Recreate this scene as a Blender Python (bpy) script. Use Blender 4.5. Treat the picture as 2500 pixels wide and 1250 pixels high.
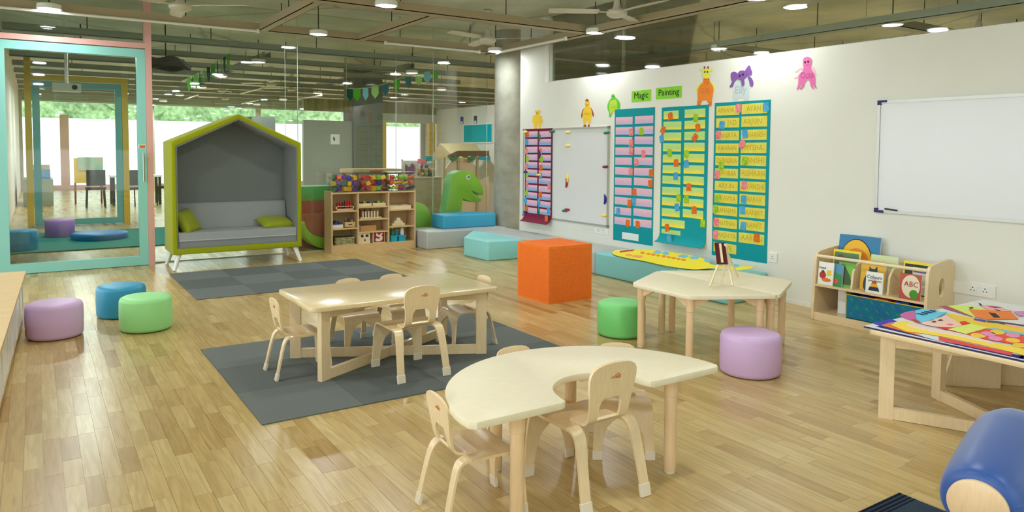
import bpy, bmesh, math, random
from mathutils import Vector, Matrix
random.seed(7)
for _o in list(bpy.data.objects): bpy.data.objects.remove(_o)
scene = bpy.context.scene
COL = scene.collection

# ------------------------------------------------------------------ camera
F, CX, CY, H = 1773.0, 1250.0, 458.0, 1.40
_y, _p, _r = math.radians(33.3), math.radians(2.97), math.radians(0.4)
FWD = Vector((math.sin(_y)*math.cos(_p), math.cos(_y)*math.cos(_p), -math.sin(_p)))
_rt = Vector((math.cos(_y), -math.sin(_y), 0)); _up = _rt.cross(FWD)
RGT = _rt*math.cos(_r) + _up*math.sin(_r); UPV = RGT.cross(FWD)
EYE = Vector((0, 0, H))
cam = bpy.data.cameras.new('camera'); camo = bpy.data.objects.new('camera', cam); COL.objects.link(camo)
cam.sensor_width = 36.0; cam.lens = F/2500*36.0
cam.shift_y = -(625-CY)/2500
cam.clip_start = 0.05; cam.clip_end = 200
M = Matrix.Identity(4)
for i in range(3):
    M[i][0], M[i][1], M[i][2], M[i][3] = RGT[i], UPV[i], -FWD[i], EYE[i]
camo.matrix_world = M
scene.camera = camo

# photo pixel -> direction -> point on a known plane
def ray(x, y): return FWD + RGT*((x-CX)/F) - UPV*((y-CY)/F)
def atz(x, y, z=0.0): d = ray(x, y); return EYE + d*((z-H)/d.z)
def atx(x, y, X): d = ray(x, y); return EYE + d*(X/d.x)
def aty(x, y, Y): d = ray(x, y); return EYE + d*(Y/d.y)
def proj(p):
    v = Vector(p)-EYE; w = v.dot(FWD)
    return (CX+F*v.dot(RGT)/w, CY-F*v.dot(UPV)/w, w)

# ------------------------------------------------------------------ world, exposure
w = bpy.data.worlds.new('sky'); scene.world = w; w.use_nodes = True
bg = w.node_tree.nodes['Background']
bg.inputs[0].default_value = (0.90, 0.965, 1.0, 1); bg.inputs[1].default_value = 3.3
vs = scene.view_settings
vs.view_transform = 'Standard'; vs.look = 'None'; vs.gamma = 1.0; vs.use_curve_mapping = False
vs.exposure = 0.46
scene.render.film_transparent = False
LAMP_W = 11.0

# ------------------------------------------------------------------ materials
def lin(c):
    return tuple(((v/255)/12.92 if v/255 <= .04045 else ((v/255+.055)/1.055)**2.4) for v in c)
MATS = {}
def mat(name, c, rough=.5, spec=.5, noise=0, nscale=20, bump=0, bscale=200, stretch=(1,1,1), c2=None, metal=0, sheen=0, coat=0, emit=0, alpha=1):
    """principled material; optional two-tone noise (object coordinates) and noise bump"""
    if name in MATS: return MATS[name]
    m = bpy.data.materials.new(name); m.use_nodes = True; nt = m.node_tree; N = nt.nodes; L = nt.links
    b = N['Principled BSDF']; b.inputs['Roughness'].default_value = rough
    b.inputs['Specular IOR Level'].default_value = spec; b.inputs['Metallic'].default_value = metal
    if sheen: b.inputs['Sheen Weight'].default_value = sheen
    if coat: b.inputs['Coat Weight'].default_value = coat; b.inputs['Coat Roughness'].default_value = .12
    col = lin(c)+(1,)
    b.inputs['Base Color'].default_value = col
    if emit: b.inputs['Emission Color'].default_value = col; b.inputs['Emission Strength'].default_value = emit
    if noise or bump:
        tc = N.new('ShaderNodeTexCoord'); mp = N.new('ShaderNodeMapping'); mp.inputs['Scale'].default_value = stretch
        L.new(tc.outputs['Object'], mp.inputs[0])
    if noise:
        t = N.new('ShaderNodeTexNoise'); t.inputs['Scale'].default_value = nscale; t.inputs['Detail'].default_value = 4
        L.new(mp.outputs[0], t.inputs[0])
        r = N.new('ShaderNodeValToRGB'); r.color_ramp.elements[0].position = .3; r.color_ramp.elements[1].position = .7
        cc = lin(c2) if c2 else tuple(v*(1-noise) for v in col[:3])
        r.color_ramp.elements[0].color = cc+(1,); r.color_ramp.elements[1].color = col
        L.new(t.outputs[0], r.inputs[0]); L.new(r.outputs[0], b.inputs['Base Color'])
    if bump:
        t2 = N.new('ShaderNodeTexNoise'); t2.inputs['Scale'].default_value = bscale; L.new(mp.outputs[0], t2.inputs[0])
        bp = N.new('ShaderNodeBump'); bp.inputs['Strength'].default_value = bump; bp.inputs['Distance'].default_value = .004
        L.new(t2.outputs[0], bp.inputs['Height']); L.new(bp.outputs[0], b.inputs['Normal'])
    MATS[name] = m; return m

PLY = mat('birch_ply', (238,212,168), .3, .5, .10, 9, stretch=(2,14,2), coat=.25)
PLYV = mat('birch_ply_upright', (240,214,172), .34, .5, .09, 9, stretch=(10,10,1.2), coat=.2)
PLYE = mat('ply_edge', (238,208,170), .45, .4, .16, 60, stretch=(1,1,1))
PLYT = mat('birch_tabletop', (238,226,196), .42, .45, .05, 6, stretch=(3,10,1))
OAKT = mat('oak_tabletop', (236,212,166), .24, .5, .12, 7, stretch=(1.5,16,1), coat=.3)
BEECH = mat('beech', (240,206,162), .36, .5, .10, 12, stretch=(8,8,1), coat=.2)
PINE = mat('pine_board', (226,192,138), .42, .4, .16, 8, stretch=(1.6,6,6))
PINEV = mat('pine_back', (222,190,146), .45, .4, .13, 8, stretch=(8,6,1.2))
DOWEL = mat('pale_wood', (240,222,184), .45, .4, .08, 20)
CAP = mat('foot_cap', (232,218,196), .5, .4)
PAINT = mat('wall_paint', (231,231,223), .6, .3, .03, 2.5, bump=.05, bscale=90)
PAINTG = mat('grey_panel', (158,163,150), .6, .3, .05, 3)
WHITE = mat('white_plastic', (236,236,232), .4, .5)
WHITEG = mat('white_gloss', (240,242,240), .25, .5)
STEEL = mat('brushed_steel', (190,192,192), .32, .5, metal=.85)
ALU = mat('aluminium', (196,196,190), .35, .5, metal=.5)
DARKP = mat('dark_plastic', (42,42,48), .5, .4)
NAVYP = mat('navy_plastic', (32,30,92), .45, .4)
CONC = mat('concrete_column', (172,172,158), .8, .2, .22, 5, bump=.5, bscale=30, c2=(148,148,134))
TRAYM = mat('tray_paint', (172,158,130), .5, .4)
RODM = mat('rod_dark', (70,66,56), .6, .3)
FANM = mat('fan_enamel', (206,200,186), .4, .5)
TEAL = mat('teal_frame', (150,220,214), .38, .5)
PINK = mat('pink_frame', (232,178,172), .42, .5)
YELF = mat('yellow_frame', (214,178,52), .45, .5)
LIME = mat('lime_felt', (170,178,24), .95, .1, .22, 260, bump=.5, bscale=500, sheen=.25)
GREYF = mat('grey_felt', (140,145,143), .95, .1, .22, 240, bump=.5, bscale=500, sheen=.2)
GREYL = mat('grey_cushion', (176,180,181), .95, .1, .20, 240, bump=.5, bscale=500, sheen=.2)
LIMEC = mat('lime_satin', (158,170,22), .55, .35, .10, 30, sheen=.15)
ORANGE = mat('orange_vinyl', (244,128,44), .6, .3)
LILAC = mat('lilac_vinyl', (212,178,224), .42, .5)
MINT = mat('mint_vinyl', (156,228,150), .42, .5)
GREEN2 = mat('green_vinyl', (122,214,124), .42, .5)
BLUEV = mat('blue_vinyl', (46,150,192), .4, .5)
AQUA = mat('aqua_vinyl', (142,212,212), .45, .5)
AQUAB = mat('aqua_bench_vinyl', (128,198,200), .45, .5)
BLOCKB = mat('azure_vinyl', (58,160,198), .42, .5)
PLATG = mat('grey_vinyl', (180,184,182), .45, .5)
LIMEV = mat('lime_vinyl', (164,216,62), .5, .4)
LIMED = mat('green_side_vinyl', (126,206,118), .5, .4)
GRASS = mat('grass_vinyl', (96,190,96), .5, .4)
BRICKV = mat('terracotta_vinyl', (186,108,86), .55, .4)
PURPLE = mat('purple_vinyl', (160,112,186), .45, .5)
TEALMAT = mat('teal_mat', (36,124,112), .8, .2)
MAROON = mat('maroon_card', (120,28,58), .7, .2)
CYAN = mat('teal_card', (10,150,160), .7, .2)
YCARD = mat('yellow_card', (224,221,104), .7, .2, .10, 14, c2=(222,206,78))
INKY = mat('pencil_gold', (202,172,44), .7, .2)
INK = mat('black_marker', (22,36,26), .7, .2)
GSIGN = mat('green_sign', (140,214,62), .7, .2)
BOARDW = mat('whiteboard', (226,228,232), .22, .5, coat=.3)

def cardmat(name, a, b, ink, axis='Z'):
    """crayon shaded card: two soft bands of colour plus a row of pencil scribble"""
    m = bpy.data.materials.new(name); m.use_nodes = True; N = m.node_tree.nodes; L = m.node_tree.links
    bs = N['Principled BSDF']; bs.inputs['Roughness'].default_value = .8; bs.inputs['Specular IOR Level'].default_value = .2
    tc = N.new('ShaderNodeTexCoord'); sep = N.new('ShaderNodeSeparateXYZ'); L.new(tc.outputs['Generated'], sep.inputs[0])
    oi = N.new('ShaderNodeObjectInfo'); tr = N.new('ShaderNodeValToRGB')
    nz = N.new('ShaderNodeTexNoise'); nz.inputs['Scale'].default_value = 9; mp = N.new('ShaderNodeMapping'); mp.inputs['Scale'].default_value = (1,1,5)
    L.new(tc.outputs['Generated'], mp.inputs[0]); L.new(mp.outputs[0], nz.inputs[0])
    ad = N.new('ShaderNodeMath'); ad.operation = 'MULTIPLY_ADD'; ad.inputs[1].default_value = .5
    L.new(nz.outputs[0], ad.inputs[0]); L.new(sep.outputs['Z'], ad.inputs[2])
    ad2 = N.new('ShaderNodeMath'); ad2.operation = 'MULTIPLY_ADD'; ad2.inputs[1].default_value = .4
    L.new(oi.outputs['Random'], ad2.inputs[0]); L.new(ad.outputs[0], ad2.inputs[2])
    tr.color_ramp.elements[0].position = .55; tr.color_ramp.elements[1].position = 1.05
    tr.color_ramp.elements[0].color = lin(a)+(1,); tr.color_ramp.elements[1].color = lin(b)+(1,)
    L.new(ad2.outputs[0], tr.inputs[0])
    # pencil scribble row
    mp2 = N.new('ShaderNodeMapping'); mp2.inputs['Scale'].default_value = (3,26,3); nz2 = N.new('ShaderNodeTexNoise'); nz2.inputs['Scale'].default_value = 1.6; nz2.inputs['Detail'].default_value = 5
    L.new(tc.outputs['Generated'], mp2.inputs[0]); L.new(mp2.outputs[0], nz2.inputs[0])
    gt = N.new('ShaderNodeMath'); gt.operation = 'GREATER_THAN'; gt.inputs[1].default_value = .55; L.new(nz2.outputs[0], gt.inputs[0])
    lo = N.new('ShaderNodeMath'); lo.operation = 'GREATER_THAN'; lo.inputs[1].default_value = .28; L.new(sep.outputs['Z'], lo.inputs[0])
    hi = N.new('ShaderNodeMath'); hi.operation = 'LESS_THAN'; hi.inputs[1].default_value = .66; L.new(sep.outputs['Z'], hi.inputs[0])
    m1 = N.new('ShaderNodeMath'); m1.operation = 'MULTIPLY'; L.new(gt.outputs[0], m1.inputs[0]); L.new(lo.outputs[0], m1.inputs[1])
    m2 = N.new('ShaderNodeMath'); m2.operation = 'MULTIPLY'; L.new(m1.outputs[0], m2.inputs[0]); L.new(hi.outputs[0], m2.inputs[1])
    m3 = N.new('ShaderNodeMath'); m3.operation = 'MULTIPLY'; m3.inputs[1].default_value = .55; L.new(m2.outputs[0], m3.inputs[0])
    mx = N.new('ShaderNodeMix'); mx.data_type = 'RGBA'; L.new(m3.outputs[0], mx.inputs[0]); L.new(tr.outputs[0], mx.inputs[6]); mx.inputs[7].default_value = lin(ink)+(1,)
    L.new(mx.outputs[2], bs.inputs['Base Color'])
    return m
CARD_BP = cardmat('crayon_blue_pink', (132,180,226), (234,190,214), (110,130,184))
CARD_PK = cardmat('crayon_lilac_pink', (198,182,226), (232,190,206), (204,150,182))
CARD_GY = cardmat('crayon_yellow_green', (244,226,84), (186,226,140), (178,190,160))

def glassmat(name, tint, refl_rough=.02, boost=1.0):
    m = bpy.data.materials.new(name); m.use_nodes = True; N = m.node_tree.nodes; L = m.node_tree.links
    N.remove(N['Principled BSDF']); out = N['Material Output']
    t = N.new('ShaderNodeBsdfTransparent'); t.inputs[0].default_value = tint+(1,)
    g = N.new('ShaderNodeBsdfGlossy'); g.inputs['Roughness'].default_value = refl_rough; g.inputs[0].default_value = (1,1,1,1)
    fr = N.new('ShaderNodeFresnel'); fr.inputs[0].default_value = 1.45
    mu = N.new('ShaderNodeMath'); mu.operation = 'MULTIPLY'; mu.inputs[1].default_value = boost; L.new(fr.outputs[0], mu.inputs[0])
    mx = N.new('ShaderNodeMixShader'); L.new(mu.outputs[0], mx.inputs[0]); L.new(t.outputs[0], mx.inputs[1]); L.new(g.outputs[0], mx.inputs[2])
    L.new(mx.outputs[0], out.inputs[0]); return m
GLASS = glassmat('partition_glass', (.94,.98,.96), boost=.9)
WGLASS = glassmat('window_glass', (.97,.985,.98))
CLEAR = glassmat('clear_plastic', (.975,.98,.985), .12, .6)

# oak strip floor: one material for planks and for the far floor
def floormat(name, far):
    m = bpy.data.materials.new(name); m.use_nodes = True; N = m.node_tree.nodes; L = m.node_tree.links
    b = N['Principled BSDF']; b.inputs['Roughness'].default_value = .27; b.inputs['Specular IOR Level'].default_value = .5
    geo = N.new('ShaderNodeNewGeometry')
    if far:
        mp0 = N.new('ShaderNodeMapping'); mp0.inputs['Rotation'].default_value = (0,0,math.pi/2); L.new(geo.outputs['Position'], mp0.inputs[0])
        br = N.new('ShaderNodeTexBrick'); br.inputs['Scale'].default_value = 1; br.inputs['Brick Width'].default_value = .5; br.inputs['Row Height'].default_value = .072
        br.inputs['Mortar Size'].default_value = .0012; br.inputs['Color1'].default_value = (0,0,0,1); br.inputs['Color2'].default_value = (1,1,1,1); br.inputs['Mortar'].default_value = (.3,.3,.3,1)
        L.new(mp0.outputs[0], br.inputs[0]); tone = br.outputs['Color']
    else:
        a1 = N.new('ShaderNodeAttribute'); a1.attribute_type = 'GEOMETRY'; a1.attribute_name = 'tone'
        a2 = N.new('ShaderNodeAttribute'); a2.attribute_type = 'OBJECT'; a2.attribute_name = 'tone'
        ad = N.new('ShaderNodeMath'); ad.operation = 'ADD'; L.new(a1.outputs['Fac'], ad.inputs[0]); L.new(a2.outputs['Fac'], ad.inputs[1]); tone = ad.outputs[0]
    ml = N.new('ShaderNodeMath'); ml.operation = 'MULTIPLY'; ml.inputs[1].default_value = 37.0; L.new(tone, ml.inputs[0])
    cb = N.new('ShaderNodeCombineXYZ'); L.new(ml.outputs[0], cb.inputs[2])
    va = N.new('ShaderNodeVectorMath'); va.operation = 'ADD'; L.new(geo.outputs['Position'], va.inputs[0]); L.new(cb.outputs[0], va.inputs[1])
    mp = N.new('ShaderNodeMapping'); mp.inputs['Scale'].default_value = (34,2.6,1); L.new(va.outputs[0], mp.inputs[0])
    nz = N.new('ShaderNodeTexNoise'); nz.inputs['Scale'].default_value = 1.0; nz.inputs['Detail'].default_value = 6; nz.inputs['Distortion'].default_value = 1.4; L.new(mp.outputs[0], nz.inputs[0])
    r1 = N.new('ShaderNodeValToRGB'); e = r1.color_ramp.elements
    e[0].position = 0; e[0].color = lin((166,133,82))+(1,); e[1].position = 1; e[1].color = lin((210,186,132))+(1,)
    x = e.new(.35); x.color = lin((192,163,106))+(1,); x = e.new(.7); x.color = lin((201,175,117))+(1,)
    L.new(tone, r1.inputs[0])
    r2 = N.new('ShaderNodeValToRGB'); r2.color_ramp.elements[0].position = .34; r2.color_ramp.elements[1].position = .62
    r2.color_ramp.elements[0].color = (.78,.74,.67,1); r2.color_ramp.elements[1].color = (1,1,1,1); L.new(nz.outputs[0], r2.inputs[0])
    mx = N.new('ShaderNodeMix'); mx.data_type = 'RGBA'; mx.blend_type = 'MULTIPLY'; mx.inputs[0].default_value = .8
    L.new(r1.outputs[0], mx.inputs[6]); L.new(r2.outputs[0], mx.inputs[7]); L.new(mx.outputs[2], b.inputs['Base Color'])
    bp = N.new('ShaderNodeBump'); bp.inputs['Strength'].default_value = .06; bp.inputs['Distance'].default_value = .002; L.new(nz.outputs[0], bp.inputs['Height']); L.new(bp.outputs[0], b.inputs['Normal'])
    return m
PLANKM = floormat('oak_plank', False); FLOORFAR = floormat('oak_floor', True)

def concmat():
    m = bpy.data.materials.new('concrete_slab'); m.use_nodes = True; N = m.node_tree.nodes; L = m.node_tree.links
    b = N['Principled BSDF']; b.inputs['Roughness'].default_value = .5; b.inputs['Specular IOR Level'].default_value = .35
    tc = N.new('ShaderNodeTexCoord'); n1 = N.new('ShaderNodeTexNoise'); n1.inputs['Scale'].default_value = .9; n1.inputs['Detail'].default_value = 8; n1.inputs['Roughness'].default_value = .65
    L.new(tc.outputs['Object'], n1.inputs[0])
    r = N.new('ShaderNodeValToRGB'); r.color_ramp.elements[0].position = .3; r.color_ramp.elements[1].position = .72
    r.color_ramp.elements[0].color = lin((172,175,152))+(1,); r.color_ramp.elements[1].color = lin((220,223,202))+(1,); L.new(n1.outputs[0], r.inputs[0])
    # formwork board joints and cracks
    n2 = N.new('ShaderNodeTexNoise'); n2.inputs['Scale'].default_value = 2.2; n2.inputs['Detail'].default_value = 3; L.new(tc.outputs['Object'], n2.inputs[0])
    va = N.new('ShaderNodeMix'); va.data_type = 'VECTOR'; va.inputs[0].default_value = .12; L.new(tc.outputs['Object'], va.inputs[4]); L.new(n2.outputs['Color'], va.inputs[5])
    vo = N.new('ShaderNodeTexVoronoi'); vo.feature = 'DISTANCE_TO_EDGE'; vo.inputs['Scale'].default_value = .33; L.new(va.outputs[1], vo.inputs[0])
    rr = N.new('ShaderNodeValToRGB'); rr.color_ramp.elements[0].position = .0; rr.color_ramp.elements[0].color = (.45,.45,.42,1); rr.color_ramp.elements[1].position = .012; L.new(vo.outputs[0], rr.inputs[0])
    mx = N.new('ShaderNodeMix'); mx.data_type = 'RGBA'; mx.blend_type = 'MULTIPLY'; mx.inputs[0].default_value = .8
    L.new(r.outputs[0], mx.inputs[6]); L.new(rr.outputs[0], mx.inputs[7]); L.new(mx.outputs[2], b.inputs['Base Color'])
    rg = N.new('ShaderNodeMapRange'); rg.inputs[3].default_value = .75; rg.inputs[4].default_value = .3; L.new(n1.outputs[0], rg.inputs[0]); L.new(rg.outputs[0], b.inputs['Roughness'])
    bp = N.new('ShaderNodeBump'); bp.inputs['Strength'].default_value = .3; bp.inputs['Distance'].default_value = .02; L.new(n1.outputs[0], bp.inputs['Height']); L.new(bp.outputs[0], b.inputs['Normal'])
    return m
SLAB = concmat()
def rugmat():
    m = bpy.data.materials.new('carpet_tile'); m.use_nodes = True; N = m.node_tree.nodes; L = m.node_tree.links
    b = N['Principled BSDF']; b.inputs['Roughness'].default_value = .95; b.inputs['Specular IOR Level'].default_value = .1
    a = N.new('ShaderNodeAttribute'); a.attribute_type = 'OBJECT'; a.attribute_name = 'tone'
    tc = N.new('ShaderNodeTexCoord'); n = N.new('ShaderNodeTexNoise'); n.inputs['Scale'].default_value = 160; L.new(tc.outputs['Object'], n.inputs[0])
    ad = N.new('ShaderNodeMath'); ad.operation = 'MULTIPLY_ADD'; ad.inputs[1].default_value = .7; L.new(n.outputs[0], ad.inputs[0]); L.new(a.outputs['Fac'], ad.inputs[2])
    r = N.new('ShaderNodeValToRGB'); r.color_ramp.elements[0].color = lin((88,94,92))+(1,); r.color_ramp.elements[1].color = lin((128,133,130))+(1,)
    L.new(ad.outputs[0], r.inputs[0]); L.new(r.outputs[0], b.inputs['Base Color'])
    bp = N.new('ShaderNodeBump'); bp.inputs['Strength'].default_value = .5; bp.inputs['Distance'].default_value = .003; L.new(n.outputs[0], bp.inputs['Height']); L.new(bp.outputs[0], b.inputs['Normal'])
    return m
RUGM = rugmat()

# ------------------------------------------------------------------ mesh helpers
class MB:
    def __init__(s): s.bm = bmesh.new()
    def box(s, x0, x1, y0, y1, z0, z1):
        v = [s.bm.verts.new(p) for p in ((x0,y0,z0),(x1,y0,z0),(x1,y1,z0),(x0,y1,z0),(x0,y0,z1),(x1,y0,z1),(x1,y1,z1),(x0,y1,z1))]
        for f in ((0,3,2,1),(4,5,6,7),(0,1,5,4),(1,2,6,5),(2,3,7,6),(3,0,4,7)): s.bm.faces.new([v[i] for i in f])
        return s
    def obox(s, c, size, m3=None):
        """box of size centred at c, rotated by a 3x3"""
        hx, hy, hz = (q/2 for q in size); m3 = m3 or Matrix.Identity(3); c = Vector(c)
        v = [s.bm.verts.new(c+m3@Vector(p)) for p in ((-hx,-hy,-hz),(hx,-hy,-hz),(hx,hy,-hz),(-hx,hy,-hz),(-hx,-hy,hz),(hx,-hy,hz),(hx,hy,hz),(-hx,hy,hz))]
        for f in ((0,3,2,1),(4,5,6,7),(0,1,5,4),(1,2,6,5),(2,3,7,6),(3,0,4,7)): s.bm.faces.new([v[i] for i in f])
        return s
    def bar(s, a, b, wd, th, up=(0,0,1)):
        a, b = Vector(a), Vector(b); d = b-a; l = d.length; d.normalize(); u = Vector(up)
        sd = d.cross(u); sd.normalize(); u = sd.cross(d)
        return s.obox((a+b)/2, (l, wd, th), Matrix((d, sd, u)).transposed())
    def prism(s, pts, h, fn):
        """closed 2D outline, extruded 0..h; fn(u,v,t)->3D"""
        lo = [s.bm.verts.new(fn(u,v,0)) for u,v in pts]; hi = [s.bm.verts.new(fn(u,v,h)) for u,v in pts]; n = len(pts)
        fs = [s.bm.faces.new(lo[::-1]), s.bm.faces.new(hi)]
        for i in range(n): fs.append(s.bm.faces.new((lo[i], lo[(i+1)%n], hi[(i+1)%n], hi[i])))
        bmesh.ops.recalc_face_normals(s.bm, faces=fs)
        if n > 4: bmesh.ops.triangulate(s.bm, faces=fs[:2], ngon_method='EAR_CLIP')
        return s
    def lathe(s, prof, seg=32, c=(0,0,0), ax=None, sx=1, sy=1):
        """profile of (r,h) about an axis"""
        ax = Vector(ax).normalized() if ax else Vector((0,0,1)); q = Vector((0,0,1)).rotation_difference(ax); c = Vector(c)
        rings = []
        for r, h in prof:
            if r < 1e-6: rings.append([s.bm.verts.new(c+q@Vector((0,0,h)))])
            else: rings.append([s.bm.verts.new(c+q@Vector((r*sx*math.cos(2*math.pi*i/seg), r*sy*math.sin(2*math.pi*i/seg), h))) for i in range(seg)])
        for a, b in zip(rings, rings[1:]):
            for i in range(seg):
                j = (i+1) % seg
                if len(a) == 1 and len(b) == 1: continue
                if len(a) == 1: s.bm.faces.new((a[0], b[j], b[i]))
                elif len(b) == 1: s.bm.faces.new((a[i], a[j], b[0]))
                else: s.bm.faces.new((a[i], a[j], b[j], b[i]))
        if len(rings[0]) > 1: s.bm.faces.new(rings[0][::-1])
        if len(rings[-1]) > 1: s.bm.faces.new(rings[-1])
        return s
    def cyl(s, a, b, r, r2=None, seg=16):
        a, b = Vector(a), Vector(b); l = (b-a).length
        return s.lathe([(r,0),(r if r2 is None else r2, l)], seg, a, (b-a))
    def tube(s, pts, r, seg=8):
        pts = [Vector(p) for p in pts]; rings = []; prev = None
        for i, p in enumerate(pts):
            d = (pts[min(i+1,len(pts)-1)]-pts[max(i-1,0)]).normalized()
            u = (prev if prev is not None else (Vector((0,0,1)) if abs(d.z) < .9 else Vector((1,0,0))))
            sd = d.cross(u).normalized(); u = sd.cross(d).normalized(); prev = u
            rr = r[i] if isinstance(r, (list,tuple)) else r
            rings.append([s.bm.verts.new(p+(sd*math.cos(2*math.pi*k/seg)+u*math.sin(2*math.pi*k/seg))*rr) for k in range(seg)])
        for a, b in zip(rings, rings[1:]):
            for k in range(seg): s.bm.faces.new((a[k], b[k], b[(k+1)%seg], a[(k+1)%seg]))
        s.bm.faces.new(rings[0]); s.bm.faces.new(rings[-1][::-1])
        return s
    def sheet(s, rows, thick, skip=()):
        """grid of points (rows of equal length) made into a solid of given thickness; skip = {(i,j)} faces left out"""
        R, Cn = len(rows), len(rows[0]); P = [[Vector(p) for p in r] for r in rows]
        def nrm(i, j):
            a = P[min(i+1,R-1)][j]-P[max(i-1,0)][j]; b = P[i][min(j+1,Cn-1)]-P[i][max(j-1,0)]
            n = a.cross(b); return n.normalized() if n.length > 1e-9 else Vector((0,0,1))
        N = [[nrm(i,j) for j in range(Cn)] for i in range(R)]
        A = [[s.bm.verts.new(P[i][j]+N[i][j]*thick/2) for j in range(Cn)] for i in range(R)]
        B = [[s.bm.verts.new(P[i][j]-N[i][j]*thick/2) for j in range(Cn)] for i in range(R)]
        cells = {(i,j) for i in range(R-1) for j in range(Cn-1)}-set(skip); fs = []
        for (i,j) in cells:
            fs.append(s.bm.faces.new((A[i][j],A[i+1][j],A[i+1][j+1],A[i][j+1]))); fs.append(s.bm.faces.new((B[i][j],B[i][j+1],B[i+1][j+1],B[i+1][j])))
            for (di,dj,p,q) in ((-1,0,(0,0),(0,1)),(1,0,(1,1),(1,0)),(0,-1,(1,0),(0,0)),(0,1,(0,1),(1,1))):
                if (i+di,j+dj) not in cells:
                    fs.append(s.bm.faces.new((A[i+p[0]][j+p[1]],A[i+q[0]][j+q[1]],B[i+q[0]][j+q[1]],B[i+p[0]][j+p[1]])))
        bmesh.ops.recalc_face_normals(s.bm, faces=fs)
        return s
    def bevel(s, w, seg=2, ang=30):
        es = [e for e in s.bm.edges if len(e.link_faces) == 2 and e.calc_face_angle(0) > math.radians(ang)]
        if es: bmesh.ops.bevel(s.bm, geom=es, offset=w, segments=seg, profile=.5, affect='EDGES', clamp_overlap=True)
        return s
    def mesh(s, name, m, smooth=40):
        bmesh.ops.recalc_face_normals(s.bm, faces=s.bm.faces[:])
        me = bpy.data.meshes.new(name); s.bm.to_mesh(me); s.bm.free()
        if m: me.materials.append(m)
        if smooth:
            for p in me.polygons: p.use_smooth = True
            me.set_sharp_from_angle(angle=math.radians(smooth))
        return me
    def build(s, name, m, parent=None, smooth=40, loc=None): return link(name, s.mesh(name, m, smooth), parent, loc)

def link(name, me, parent=None, loc=None):
    o = bpy.data.objects.new(name, me); COL.objects.link(o)
    if loc is not None: o.location = loc
    if parent: o.parent = parent
    return o
def tag(o, label, cat, group=None, kind=None):
    o['label'] = label; o['category'] = cat
    if group: o['group'] = group
    if kind: o['kind'] = kind
    return o
def thing(name, label, cat, loc=(0,0,0), rz=0, group=None):
    o = bpy.data.objects.new(name, None); COL.objects.link(o); o.empty_display_size = .1
    o.location = loc; o.rotation_euler = (0,0,rz)
    return tag(o, label, cat, group)
def struct(o, label=None, cat=None):
    o['kind'] = 'structure'
    if label: o['label'] = label
    if cat: o['category'] = cat
    return o
def dup(root, loc, rz, label, scale=None):
    def cp(o, par):
        c = o.copy(); COL.objects.link(c); c.parent = par
        for ch in list(o.children): cp(ch, c)
        return c
    r = cp(root, None); r.location = loc; r.rotation_euler = (0,0,rz); r['label'] = label
    if scale: r.scale = (scale,)*3
    return r
def textmesh(s, size, m, name='lettering', ext=.0004, shear=0):
    cu = bpy.data.curves.new('txt', 'FONT'); cu.body = s; cu.size = size; cu.extrude = ext; cu.shear = shear
    cu.align_x = 'CENTER'; cu.align_y = 'CENTER'; cu.resolution_u = 2
    to = bpy.data.objects.new('txt', cu); COL.objects.link(to)
    me = bpy.data.meshes.new_from_object(to); bpy.data.objects.remove(to); bpy.data.curves.remove(cu)
    me.name = name; me.materials.clear(); me.materials.append(m); return me
def outline(pts, n=6):
    """smooth closed outline through control points (Catmull-Rom)"""
    out = []; k = len(pts)
    for i in range(k):
        p0, p1, p2, p3 = pts[i-1], pts[i], pts[(i+1)%k], pts[(i+2)%k]
        for j in range(n):
            t = j/n; t2 = t*t; t3 = t2*t
            out.append(tuple(.5*((2*p1[q])+(-p0[q]+p2[q])*t+(2*p0[q]-5*p1[q]+4*p2[q]-p3[q])*t2+(-p0[q]+3*p1[q]-3*p2[q]+p3[q])*t3) for q in (0,1)))
    return out
def rrect(x0, x1, y0, y1, r, n=5):
    o = []
    for cx, cy, a in ((x1-r,y1-r,0),(x0+r,y1-r,90),(x0+r,y0+r,180),(x1-r,y0+r,270)):
        for i in range(n+1):
            t = math.radians(a+90*i/n); o.append((cx+r*math.cos(t), cy+r*math.sin(t)))
    return o
ZUP = lambda z: (lambda u, v, t: (u, v, z+t))
# ================================================================== THE SETTING
WX, GY, ZC = 5.82, 9.70, 3.20          # right wall face, glass line, slab underside
YB, XL = -3.2, -3.6                    # rear window wall, left window wall
YF = 28.0                              # far facade of the next rooms
fl = struct(MB().box(XL, 14, YB, YF, -.15, -.004).build('floor', FLOORFAR, smooth=0))
gr = struct(MB().box(-40, 50, -30, 60, -.4, -.15).build('ground', mat('outdoor_paving', (206,204,196), .9, .2, .1, 3), smooth=0))

# oak strips: rows run away from the camera (y); 300 biggest in view are parts, the rest one joined part
SW = .072
planks = []
rowi = 0; x = XL
while x < WX-.001:
    y = YB + random.uniform(-.5, 0)
    x1 = min(x+SW, WX)
    while y < 9.70:
        l = random.choice((.30,.38,.46,.55,.64)); a, b = max(y, YB), min(y+l, 9.70)
        if b-a > .02: planks.append((x, x1, a, b, min(1, max(0, random.betavariate(2.2, 1.9)))))
        y += l
    x = x1; rowi += 1
def vis(p):
    cx, cy = (p[0]+p[1])/2, (p[2]+p[3])/2
    q = proj((cx, cy, 0))
    return q[2] > .4 and -20 < q[0] < 2520 and q[1] < 1265
cand = sorted([p for p in planks if vis(p)], key=lambda p: proj(((p[0]+p[1])/2, (p[2]+p[3])/2, 0))[2])[:300]
cs = set(cand); G = .0006
unit = MB().box(-.5,.5,-.5,.5,-.5,.5).mesh('plank', PLANKM, 0)
for p in cand:
    o = link('plank', unit, fl, ((p[0]+p[1])/2, (p[2]+p[3])/2, -.002)); o.scale = (p[1]-p[0]-2*G, p[3]-p[2]-2*G, .004); o['tone'] = p[4]
vv, ff, tone = [], [], []
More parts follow.
